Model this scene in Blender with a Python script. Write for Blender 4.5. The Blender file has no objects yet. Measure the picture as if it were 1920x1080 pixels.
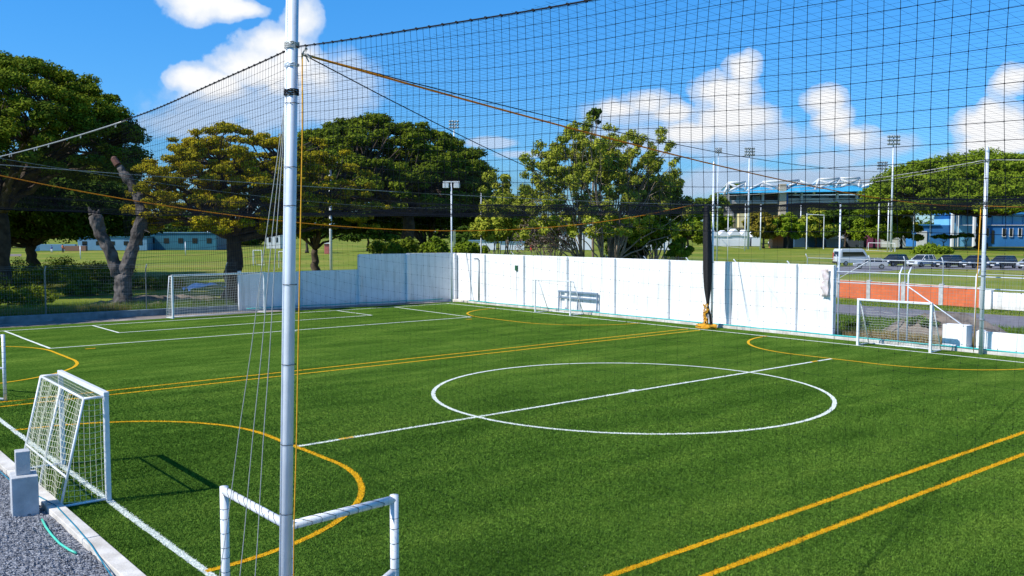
import bpy, math, random
import numpy as np
from mathutils import Vector, Matrix

R = math.radians
scene = bpy.context.scene
C = scene.collection
random.seed(7)
rng = np.random.default_rng(7)

# ------------------------------------------------------------------ camera
CAM_H = 5.0
PITCH = R(3.568)
YAW = R(50.041)              # heading, counter-clockwise from +X
FPX = 1716.0                 # focal length in pixels of a 1920 wide frame
cam_d = bpy.data.cameras.new("camera")
cam = bpy.data.objects.new("camera", cam_d)
C.objects.link(cam)
cam.location = (0, 0, CAM_H)
cam.rotation_euler = (R(90) - PITCH, 0, YAW - R(90))
cam_d.sensor_width = 36.0
cam_d.lens = FPX / 1920 * 36
cam_d.clip_start = 0.1
cam_d.clip_end = 6000
scene.camera = cam

# ------------------------------------------------------------------ sun, exposure
SUN = Vector((-1.87, 0.52, 2.0)).normalized()
sl = bpy.data.lights.new("sun", 'SUN')
sl.energy = 5.0
sl.angle = R(0.5)
sl.color = (1.0, 0.955, 0.88)
so = bpy.data.objects.new("sun", sl)
so.rotation_euler = SUN.to_track_quat('Z', 'Y').to_euler()
C.objects.link(so)
vs = scene.view_settings
vs.view_transform = 'Standard'
vs.look = 'None'
vs.gamma = 1
vs.exposure = 0.22

Fv = Vector((math.cos(YAW) * math.cos(PITCH), math.sin(YAW) * math.cos(PITCH), -math.sin(PITCH)))
Rv = Vector((math.sin(YAW), -math.cos(YAW), 0))
Uv = Rv.cross(Fv)
Fh = Vector((math.cos(YAW), math.sin(YAW), 0))


def ray(px, py):
    return Fv + Rv * ((px - 960) / FPX) - Uv * ((py - 540) / FPX)


def gat(px, py, z=0.0):
    """ground point that the photo shows at px, py"""
    d = ray(px, py)
    t = (z - CAM_H) / d.z
    return Vector((d.x * t, d.y * t, z))


def at(px, py, d):
    """point at a distance d along the line of sight"""
    return Vector((0, 0, CAM_H)) + ray(px, py) * d


def ang(px, py):
    d = ray(px, py).normalized()
    return math.atan2(d.x, d.y), math.asin(d.z)


# ------------------------------------------------------------------ world: sky with clouds
world = bpy.data.worlds.new("World")
scene.world = world
world.use_nodes = True
wn = world.node_tree
for n in list(wn.nodes):
    wn.nodes.remove(n)


class NT:
    def __init__(s, tree): s.t = tree

    def n(s, typ, **kw):
        nd = s.t.nodes.new(typ)
        for k, v in kw.items():
            setattr(nd, k, v)
        return nd

    def l(s, a, b): s.t.links.new(a, b)

    def m(s, op, a, b=None, c=None, clamp=False):
        nd = s.t.nodes.new('ShaderNodeMath'); nd.operation = op; nd.use_clamp = clamp
        for i, v in enumerate((a, b, c)):
            if v is None: continue
            if isinstance(v, (int, float)): nd.inputs[i].default_value = v
            else: s.t.links.new(v, nd.inputs[i])
        return nd.outputs[0]

    def mixc(s, fac, a, b, mode='MIX'):
        nd = s.t.nodes.new('ShaderNodeMix'); nd.data_type = 'RGBA'; nd.blend_type = mode
        for i, v in ((0, fac), (6, a), (7, b)):
            if isinstance(v, (int, float)): nd.inputs[i].default_value = v
            elif isinstance(v, tuple): nd.inputs[i].default_value = (*v[:3], 1)
            else: s.t.links.new(v, nd.inputs[i])
        return nd.outputs[2]

    def ramp(s, fac, stops, interp='LINEAR'):
        nd = s.t.nodes.new('ShaderNodeValToRGB')
        nd.color_ramp.interpolation = interp
        els = nd.color_ramp.elements
        while len(els) < len(stops): els.new(0.5)
        for e, (p, c) in zip(els, stops):
            e.position = p
            e.color = (*c, 1) if isinstance(c, tuple) else (c, c, c, 1)
        s.t.links.new(fac, nd.inputs[0])
        return nd.outputs[0]


W = NT(wn)
SKY_STRENGTH = 0.1
sky = W.n('ShaderNodeTexSky')
sky.sky_type = 'NISHITA'
sky.sun_disc = False
sky.sun_elevation = math.asin(SUN.z)
sky.sun_rotation = math.atan2(SUN.x, SUN.y)
sky.altitude = 0
sky.air_density = 1.0
sky.dust_density = 0.2
sky.ozone_density = 3.5
hs = W.n('ShaderNodeHueSaturation')
hs.inputs['Saturation'].default_value = 1.12
hs.inputs['Hue'].default_value = 0.492
hs.inputs['Value'].default_value = 1.0
W.l(sky.outputs[0], hs.inputs['Color'])
tc = W.n('ShaderNodeTexCoord')
sep = W.n('ShaderNodeSeparateXYZ')
W.l(tc.outputs['Generated'], sep.inputs[0])
az = W.m('ARCTAN2', sep.outputs[0], sep.outputs[1])
el = W.m('ARCSINE', sep.outputs[2])
nz = W.n('ShaderNodeTexNoise'); nz.inputs['Scale'].default_value = 16; nz.inputs['Detail'].default_value = 7
nz.inputs['Roughness'].default_value = 0.56
W.l(tc.outputs['Generated'], nz.inputs['Vector'])
nz2 = W.n('ShaderNodeTexNoise'); nz2.inputs['Scale'].default_value = 42; nz2.inputs['Detail'].default_value = 6
W.l(tc.outputs['Generated'], nz2.inputs['Vector'])


def cloud_field(blobs):
    f = None
    for (px, py, rx, ry) in blobs:
        a, e = ang(px, py)
        a2, _ = ang(px + rx, py); _, e2 = ang(px, py - ry)
        da = W.m('DIVIDE', W.m('SUBTRACT', az, a), abs(a2 - a))
        de = W.m('DIVIDE', W.m('SUBTRACT', el, e), abs(e2 - e))
        r2 = W.m('ADD', W.m('MULTIPLY', da, da), W.m('MULTIPLY', de, de))
        v = W.m('SUBTRACT', 1.0, W.m('SQRT', r2))
        f = v if f is None else W.m('SMOOTH_MAX', f, v, 0.12)
    return f


hard = [(385, 2, 112, 46), (450, 16, 62, 22), (570, 38, 48, 52), (520, 85, 95, 48), (365, 150, 58, 36), (415, 160, 60, 34),
        (480, 128, 90, 56), (560, 120, 80, 60),
        (1215, 192, 62, 32), (1165, 205, 50, 22), (1255, 212, 50, 26), (1394, 132, 44, 44), (1368, 175, 80, 48), (1380, 220, 100, 44),
        (1290, 248, 90, 26), (1545, 190, 56, 38), (1560, 225, 55, 42), (1595, 255, 70, 28), (1895, 150, 48, 34), (1870, 230, 100, 44), (1900, 265, 120, 34),
        (2150, 180, 160, 90), (-300, 60, 200, 80), (2500, -100, 260, 110), (800, -420, 260, 90), (-900, 0, 300, 120)]
soft = [(480, 200, 210, 64), (400, 235, 160, 34), (640, 155, 105, 90), (600, 190, 130, 60), (1230, 262, 230, 56), (1430, 262, 200, 56), (1180, 215, 120, 40), (1500, 340, 420, 40), (1640, 275, 110, 30), (1840, 300, 150, 34),
        (1540, 300, 110, 24), (920, 268, 60, 12), (1480, 330, 300, 26), (990, 290, 70, 10)]
fh = cloud_field(hard)
fs = cloud_field(soft)
nse = W.m('SUBTRACT', nz.outputs['Fac'], 0.5)
nse2 = W.m('SUBTRACT', nz2.outputs['Fac'], 0.5)
fh2 = W.m('ADD', fh, W.m('ADD', W.m('MULTIPLY', nse, 1.15), W.m('MULTIPLY', nse2, 0.7)))
fs2 = W.m('ADD', fs, W.m('ADD', W.m('MULTIPLY', nse, 1.6), W.m('MULTIPLY', nse2, 0.5)))
mh = W.ramp(fh2, [(-0.04, 0.0), (0.16, 0.6), (0.5, 1.0)], 'EASE')
ms = W.ramp(fs2, [(-0.0, 0.0), (0.6, 0.88)], 'EASE')
mask = W.m('MAXIMUM', mh, ms)
shade = W.ramp(W.m('ADD', fh2, W.m('MULTIPLY', nse, 1.2)), [(0.0, (4.8, 6.2, 8.3)), (0.4, (6.9, 7.5, 8.4)), (0.75, (8.6, 8.7, 8.9))])
tint = W.ramp(el, [(0.0, (0.50, 0.80, 1.22)), (0.12, (0.44, 0.92, 1.42)), (0.30, (0.40, 1.10, 1.66)), (0.6, (0.40, 1.08, 1.6))])
skyc = W.mixc(1.0, hs.outputs[0], tint, 'MULTIPLY')
col = W.mixc(mask, skyc, shade)
bg = W.n('ShaderNodeBackground')
bg.inputs['Strength'].default_value = SKY_STRENGTH
W.l(col, bg.inputs['Color'])
wo = W.n('ShaderNodeOutputWorld')
W.l(bg.outputs[0], wo.inputs['Surface'])

# ------------------------------------------------------------------ materials
MATS = {}


def mat(name, c1, c2=None, rough=0.7, metal=0.0, scale=4.0, detail=6, bump=0.0, bscale=None, coat=0.0, spec=0.4, trans=0.0):
    if name in MATS: return MATS[name]
    m = bpy.data.materials.new(name); m.use_nodes = True
    t = NT(m.node_tree); b = m.node_tree.nodes['Principled BSDF']
    tcn = t.n('ShaderNodeTexCoord')
    if c2 is None: c2 = tuple(x * 0.8 for x in c1)
    n1 = t.n('ShaderNodeTexNoise'); n1.inputs['Scale'].default_value = scale; n1.inputs['Detail'].default_value = detail
    t.l(tcn.outputs['Object'], n1.inputs['Vector'])
    cc = t.ramp(n1.outputs['Fac'], [(0.3, c2), (0.7, c1)])
    t.l(cc, b.inputs['Base Color'])
    b.inputs['Roughness'].default_value = rough
    b.inputs['Metallic'].default_value = metal
    b.inputs['Specular IOR Level'].default_value = spec
    b.inputs['Coat Weight'].default_value = coat
    if bump:
        n2 = t.n('ShaderNodeTexNoise'); n2.inputs['Scale'].default_value = bscale or scale * 6; n2.inputs['Detail'].default_value = 4
        t.l(tcn.outputs['Object'], n2.inputs['Vector'])
        bp = t.n('ShaderNodeBump'); bp.inputs['Strength'].default_value = bump; bp.inputs['Distance'].default_value = 0.02
        t.l(n2.outputs['Fac'], bp.inputs['Height']); t.l(bp.outputs[0], b.inputs['Normal'])
    if trans:
        tr = t.n('ShaderNodeBsdfTranslucent'); t.l(cc, tr.inputs['Color'])
        mx = t.n('ShaderNodeMixShader'); mx.inputs[0].default_value = trans
        t.l(b.outputs[0], mx.inputs[1]); t.l(tr.outputs[0], mx.inputs[2])
        t.l(mx.outputs[0], m.node_tree.nodes['Material Output'].inputs[0])
    MATS[name] = m
    return m


def turf_material():
    m = bpy.data.materials.new("artificial_turf"); m.use_nodes = True
    t = NT(m.node_tree); b = m.node_tree.nodes['Principled BSDF']
    tcn = t.n('ShaderNodeTexCoord')

    def noise(sc, det=5, vec=None, rough=0.6, dist=0.0):
        n = t.n('ShaderNodeTexNoise'); n.inputs['Scale'].default_value = sc; n.inputs['Detail'].default_value = det
        n.inputs['Roughness'].default_value = rough; n.inputs['Distortion'].default_value = dist
        t.l(vec or tcn.outputs['Object'], n.inputs['Vector']); return n.outputs['Fac']
    mp = t.n('ShaderNodeMapping'); mp.inputs['Rotation'].default_value = (0, 0, R(-28)); mp.inputs['Scale'].default_value = (0.35, 1.3, 1)
    t.l(tcn.outputs['Object'], mp.inputs[0])
    mp2 = t.n('ShaderNodeMapping'); mp2.inputs['Scale'].default_value = (0.25, 0.9, 1); t.l(tcn.outputs['Object'], mp2.inputs[0])
    fine = noise(26, 8, None, 0.8, 0.7)
    fine2 = noise(95, 6, None, 0.8, 0.4)
    med = noise(1.1, 6, mp.outputs[0], 0.62, 0.5)
    mid = noise(9, 7, None, 0.8, 0.5)
    big = noise(0.22, 3)
    f = t.m('ADD', t.m('MULTIPLY', fine, 0.40), t.m('ADD', t.m('MULTIPLY', fine2, 0.22), t.m('ADD', t.m('MULTIPLY', mid, 0.28), t.m('MULTIPLY', med, 0.10))))
    c = t.ramp(f, [(0.42, (0.013, 0.034, 0.005)), (0.475, (0.046, 0.102, 0.013)), (0.525, (0.094, 0.182, 0.024)), (0.59, (0.22, 0.32, 0.065))])
    bands = noise(0.8, 7, mp2.outputs[0], 0.62)
    g = t.mixc(1.0, t.ramp(big, [(0.3, (0.84, 0.88, 0.82)), (0.7, (1.2, 1.1, 1.08))]), t.ramp(bands, [(0.34, (0.68, 0.76, 0.72)), (0.5, (0.98, 1.0, 0.98)), (0.66, (1.3, 1.18, 1.2))]), 'MULTIPLY')
    c2 = t.mixc(1.0, c, g, 'MULTIPLY')
    # seams between the rolls of turf, slightly different pile direction
    sp = t.n('ShaderNodeSeparateXYZ'); t.l(tcn.outputs['Object'], sp.inputs[0])
    wv = t.m('FLOOR', t.m('DIVIDE', sp.outputs[1], 3.7))
    wn_ = t.n('ShaderNodeTexWhiteNoise'); wn_.noise_dimensions = '1D'; t.l(wv, wn_.inputs['W'])
    c3 = t.mixc(1.0, c2, t.ramp(wn_.outputs['Value'], [(0, (0.94, 0.95, 0.94)), (1, (1.07, 1.05, 1.05))]), 'MULTIPLY')
    # crumbs of rubber and pale bits
    vo = t.n('ShaderNodeTexVoronoi'); vo.inputs['Scale'].default_value = 2.6; t.l(tcn.outputs['Object'], vo.inputs['Vector'])
    bit = t.ramp(vo.outputs['Distance'], [(0.0, 1.0), (0.035, 1.0), (0.045, 0.0)])
    c4 = t.mixc(t.m('MULTIPLY', bit, t.m('GREATER_THAN', fine, 0.52)), c3, (0.45, 0.5, 0.3))
    t.l(c4, b.inputs['Base Color'])
    b.inputs['Roughness'].default_value = 0.75
    b.inputs['Specular IOR Level'].default_value = 0.0
    bp = t.n('ShaderNodeBump'); bp.inputs['Strength'].default_value = 0.9; bp.inputs['Distance'].default_value = 0.03
    t.l(t.m('ADD', fine, t.m('MULTIPLY', fine2, 0.6)), bp.inputs['Height']); t.l(bp.outputs[0], b.inputs['Normal'])
    return m


def wall_material(name, tint, dirt=(0.33, 0.33, 0.32)):
    m = bpy.data.materials.new(name); m.use_nodes = True
    t = NT(m.node_tree); b = m.node_tree.nodes['Principled BSDF']
    tcn = t.n('ShaderNodeTexCoord')
    sp = t.n('ShaderNodeSeparateXYZ'); t.l(tcn.outputs['Object'], sp.inputs[0])
    n1 = t.n('ShaderNodeTexNoise'); n1.inputs['Scale'].default_value = 1.3; n1.inputs['Detail'].default_value = 8
    n1.inputs['Roughness'].default_value = 0.7
    t.l(tcn.outputs['Object'], n1.inputs['Vector'])
    vo = t.n('ShaderNodeTexVoronoi'); vo.inputs['Scale'].default_value = 1.7; t.l(tcn.outputs['Object'], vo.inputs['Vector'])
    spots = t.ramp(vo.outputs['Distance'], [(0.0, 1.0), (0.03, 0.8), (0.05, 0.0)])
    base = t.ramp(n1.outputs['Fac'], [(0.3, tuple(x * 0.88 for x in tint)), (0.55, tint)])
    low = t.ramp(t.m('ADD', sp.outputs[2], t.m('MULTIPLY', n1.outputs['Fac'], 0.7)), [(0.15, 1.0), (0.75, 0.0)])
    c = t.mixc(t.m('MULTIPLY', spots, 0.7), base, dirt)
    mp = t.n('ShaderNodeMapping'); mp.inputs['Scale'].default_value = (3.0, 3.0, 0.22); t.l(tcn.outputs['Object'], mp.inputs[0])
    ns = t.n('ShaderNodeTexNoise'); ns.inputs['Scale'].default_value = 1.6; ns.inputs['Detail'].default_value = 7; t.l(mp.outputs[0], ns.inputs['Vector'])
    c = t.mixc(t.ramp(ns.outputs['Fac'], [(0.52, 0.0), (0.72, 0.5)]), c, (0.42, 0.41, 0.38))
    c = t.mixc(t.m('MULTIPLY', low, 0.6), c, (0.36, 0.31, 0.26))
    t.l(c, b.inputs['Base Color']); b.inputs['Roughness'].default_value = 0.85
    n2 = t.n('ShaderNodeTexNoise'); n2.inputs['Scale'].default_value = 9; n2.inputs['Detail'].default_value = 8
    t.l(tcn.outputs['Object'], n2.inputs['Vector'])
    bp = t.n('ShaderNodeBump'); bp.inputs['Strength'].default_value = 0.5; bp.inputs['Distance'].default_value = 0.03
    t.l(n2.outputs['Fac'], bp.inputs['Height']); t.l(bp.outputs[0], b.inputs['Normal'])
    return m


def brick_material():
    m = bpy.data.materials.new("orange_brick"); m.use_nodes = True
    t = NT(m.node_tree); b = m.node_tree.nodes['Principled BSDF']
    tcn = t.n('ShaderNodeTexCoord')
    sp = t.n('ShaderNodeSeparateXYZ'); t.l(tcn.outputs['Object'], sp.inputs[0])
    cb_ = t.n('ShaderNodeCombineXYZ'); t.l(sp.outputs[1], cb_.inputs[0]); t.l(sp.outputs[2], cb_.inputs[1])
    br = t.n('ShaderNodeTexBrick'); t.l(cb_.outputs[0], br.inputs['Vector'])
    br.inputs['Color1'].default_value = (0.66, 0.15, 0.05, 1); br.inputs['Color2'].default_value = (0.56, 0.125, 0.045, 1)
    br.inputs['Mortar'].default_value = (0.40, 0.17, 0.10, 1); br.inputs['Scale'].default_value = 1.0
    br.inputs['Brick Width'].default_value = 0.4; br.inputs['Row Height'].default_value = 0.2; br.inputs['Mortar Size'].default_value = 0.015
    n1 = t.n('ShaderNodeTexNoise'); n1.inputs['Scale'].default_value = 1.2; n1.inputs['Detail'].default_value = 7
    t.l(tcn.outputs['Object'], n1.inputs['Vector'])
    c = t.mixc(1.0, br.outputs['Color'], t.ramp(n1.outputs['Fac'], [(0.3, (0.88, 0.86, 0.86)), (0.65, (1.08, 1.05, 1))]), 'MULTIPLY')
    t.l(c, b.inputs['Base Color']); b.inputs['Roughness'].default_value = 0.9
    return m


def lawn_material():
    m = bpy.data.materials.new("lawn"); m.use_nodes = True
    t = NT(m.node_tree); b = m.node_tree.nodes['Principled BSDF']
    tcn = t.n('ShaderNodeTexCoord')

    def noise(sc, det=5, rough=0.6):
        n = t.n('ShaderNodeTexNoise'); n.inputs['Scale'].default_value = sc; n.inputs['Detail'].default_value = det
        n.inputs['Roughness'].default_value = rough
        t.l(tcn.outputs['Object'], n.inputs['Vector']); return n.outputs['Fac']
    a = noise(0.055, 5); c_ = noise(0.9, 8, 0.75); d = noise(9, 5, 0.7)
    base = t.ramp(a, [(0.32, (0.10, 0.165, 0.014)), (0.5, (0.185, 0.225, 0.026)), (0.66, (0.29, 0.26, 0.055))])
    v = t.ramp(t.m('ADD', t.m('MULTIPLY', c_, 0.5), t.m('MULTIPLY', d, 0.5)), [(0.35, (0.55, 0.6, 0.5)), (0.65, (1.25, 1.2, 1.15))])
    t.l(t.mixc(1.0, base, v, 'MULTIPLY'), b.inputs['Base Color'])
    b.inputs['Roughness'].default_value = 0.9; b.inputs['Specular IOR Level'].default_value = 0.1
    bp = t.n('ShaderNodeBump'); bp.inputs['Strength'].default_value = 0.8; bp.inputs['Distance'].default_value = 0.05
    t.l(d, bp.inputs['Height']); t.l(bp.outputs[0], b.inputs['Normal'])
    return m


def gravel_material():
    m = bpy.data.materials.new("gravel"); m.use_nodes = True
    t = NT(m.node_tree); b = m.node_tree.nodes['Principled BSDF']
    tcn = t.n('ShaderNodeTexCoord')
    vo = t.n('ShaderNodeTexVoronoi'); vo.inputs['Scale'].default_value = 22; t.l(tcn.outputs['Object'], vo.inputs['Vector'])
    vo2 = t.n('ShaderNodeTexVoronoi'); vo2.inputs['Scale'].default_value = 48; t.l(tcn.outputs['Object'], vo2.inputs['Vector'])
    sp = t.n('ShaderNodeSeparateColor'); t.l(vo.outputs['Color'], sp.inputs[0])
    sp2 = t.n('ShaderNodeSeparateColor'); t.l(vo2.outputs['Color'], sp2.inputs[0])
    f = t.m('ADD', t.m('MULTIPLY', sp.outputs[0], 0.5), t.m('MULTIPLY', sp2.outputs[0], 0.5))
    c = t.ramp(f, [(0.1, (0.06, 0.065, 0.08)), (0.5, (0.19, 0.20, 0.225)), (0.85, (0.36, 0.37, 0.40))])
    t.l(c, b.inputs['Base Color']); b.inputs['Roughness'].default_value = 0.85
    bp = t.n('ShaderNodeBump'); bp.inputs['Strength'].default_value = 1.0; bp.inputs['Distance'].default_value = 0.03; bp.invert = True
    t.l(t.m('ADD', vo.outputs['Distance'], t.m('MULTIPLY', vo2.outputs['Distance'], 0.5)), bp.inputs['Height']); t.l(bp.outputs[0], b.inputs['Normal'])
    return m


M_TURF = turf_material()
M_LAWN = lawn_material()
M_GRAVEL = gravel_material()
M_WALL = wall_material("white_wall", (0.84, 0.84, 0.84))
M_BRICK = brick_material()
M_WLINE = mat("white_line", (0.86, 0.88, 0.84), (0.58, 0.64, 0.52), 0.8, scale=45, bump=0.6, bscale=90, spec=0.1)
M_YLINE = mat("yellow_line", (0.84, 0.46, 0.008), (0.52, 0.29, 0.012), 0.8, scale=45, bump=0.6, bscale=90, spec=0.1)
M_WPAINT = mat("white_paint", (0.82, 0.83, 0.84), (0.68, 0.70, 0.71), 0.35, scale=7, coat=0.2)
M_GALV = mat("galvanised_steel", (0.74, 0.79, 0.85), (0.60, 0.65, 0.72), 0.38, 0.15, scale=3, bump=0.08)
M_GALVD = mat("weathered_steel", (0.34, 0.38, 0.40), (0.22, 0.25, 0.27), 0.5, 0.3, scale=3)
M_NET = mat("black_net_cord", (0.012, 0.015, 0.022), (0.007, 0.009, 0.013), 1.0, scale=20, spec=0.0)
M_NETW = mat("white_net_cord", (0.72, 0.72, 0.66), (0.55, 0.56, 0.5), 0.8, scale=20)
M_NETY = mat("cream_net_cord", (0.80, 0.78, 0.62), (0.66, 0.64, 0.46), 0.8, scale=20)
M_ROPEO = mat("orange_rope", (0.90, 0.43, 0.04), (0.80, 0.30, 0.02), 0.9, scale=40, trans=0.3, spec=0.1)
M_ROPEY = mat("yellow_rope", (0.78, 0.42, 0.02), (0.62, 0.26, 0.015), 0.8, scale=30)
M_ROPEG = mat("grey_rope", (0.50, 0.50, 0.47), (0.36, 0.36, 0.34), 0.8, scale=40)
M_CABLE = mat("steel_cable", (0.42, 0.42, 0.40), (0.28, 0.28, 0.27), 0.5, 0.5, scale=20)
M_BLACKW = mat("black_wire", (0.02, 0.02, 0.022), None, 0.9, scale=20, spec=0.1)
M_CONC = mat("concrete", (0.54, 0.55, 0.56), (0.33, 0.34, 0.35), 0.9, scale=3.5, detail=9, bump=0.3, bscale=30)
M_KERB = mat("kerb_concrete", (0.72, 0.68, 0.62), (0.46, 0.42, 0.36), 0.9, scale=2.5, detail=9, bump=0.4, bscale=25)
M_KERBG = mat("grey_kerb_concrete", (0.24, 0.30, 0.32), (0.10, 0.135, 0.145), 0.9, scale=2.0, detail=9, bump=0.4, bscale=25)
M_DIRT = mat("packed_dirt", (0.26, 0.21, 0.17), (0.10, 0.085, 0.07), 0.95, scale=0.9, detail=10, bump=0.6, bscale=8)
M_STRIP = mat("bare_strip", (0.34, 0.29, 0.26), (0.11, 0.095, 0.085), 0.95, scale=0.7, detail=10, bump=0.4, bscale=12)
M_ASPH = mat("asphalt", (0.19, 0.18, 0.20), (0.125, 0.12, 0.135), 0.9, scale=1.5, detail=10, bump=0.3, bscale=30)
M_TEAL = mat("teal_rope", (0.05, 0.50, 0.46), (0.03, 0.36, 0.36), 0.7, scale=12)
M_HOSE = mat("green_hose", (0.10, 0.62, 0.42), (0.07, 0.48, 0.36), 0.4, scale=12)
M_BLUEROPE = mat("blue_cord", (0.01, 0.20, 0.30), None, 0.7, scale=12)
M_BARKD = mat("dark_bark", (0.105, 0.078, 0.055), (0.035, 0.026, 0.02), 0.95, scale=2.2, detail=9, bump=0.9, bscale=9)
M_BARKG = mat("grey_dead_wood", (0.17, 0.15, 0.14), (0.03, 0.025, 0.022), 0.9, scale=1.6, detail=10, bump=1.0, bscale=7)
M_BARKL = mat("pale_bark", (0.36, 0.29, 0.22), (0.17, 0.13, 0.10), 0.9, scale=3, detail=9, bump=0.5, bscale=9)
M_CUT = mat("fresh_cut_wood", (0.20, 0.09, 0.065), (0.10, 0.05, 0.04), 0.9, scale=4)
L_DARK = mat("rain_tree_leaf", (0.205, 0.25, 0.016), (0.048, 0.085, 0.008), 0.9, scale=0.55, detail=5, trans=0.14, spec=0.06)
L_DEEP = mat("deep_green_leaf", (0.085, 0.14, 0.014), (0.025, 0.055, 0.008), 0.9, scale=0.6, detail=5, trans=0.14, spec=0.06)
L_YEL = mat("olive_leaf", (0.46, 0.36, 0.014), (0.18, 0.18, 0.010), 0.9, scale=0.5, detail=5, trans=0.14, spec=0.06)
L_MID = mat("feathery_leaf", (0.46, 0.47, 0.05), (0.15, 0.20, 0.018), 0.9, scale=0.7, detail=5, trans=0.14, spec=0.06)
L_BRI = mat("bright_leaf", (0.25, 0.33, 0.018), (0.09, 0.145, 0.012), 0.9, scale=0.3, detail=5, trans=0.14, spec=0.06)
L_AUT = mat("golden_leaf", (0.34, 0.25, 0.03), (0.13, 0.13, 0.02), 0.9, scale=0.25, detail=5, trans=0.14, spec=0.06)
L_DRY = mat("dry_grass", (0.42, 0.31, 0.12), (0.26, 0.19, 0.07), 0.8, scale=1.0, trans=0.2, spec=0.1)
L_GRS = mat("tall_grass_blade", (0.17, 0.27, 0.03), (0.06, 0.13, 0.012), 0.7, scale=0.8, trans=0.3, spec=0.15)
M_GLASS = mat("dark_glass", (0.012, 0.015, 0.02), (0.008, 0.01, 0.014), 0.08, scale=2, spec=0.6)
M_TYRE = mat("rubber", (0.015, 0.015, 0.016), None, 0.8, scale=8)
M_RIM = mat("alloy_rim", (0.35, 0.36, 0.38), None, 0.35, 0.7, scale=8)
M_LAMPW = mat("headlamp_glass", (0.75, 0.78, 0.8), None, 0.1, scale=8)
M_LAMPR = mat("red_lamp_glass", (0.55, 0.02, 0.02), None, 0.15, scale=8)
M_SKIN = mat("skin", (0.30, 0.17, 0.11), None, 0.6, scale=8)


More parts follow.
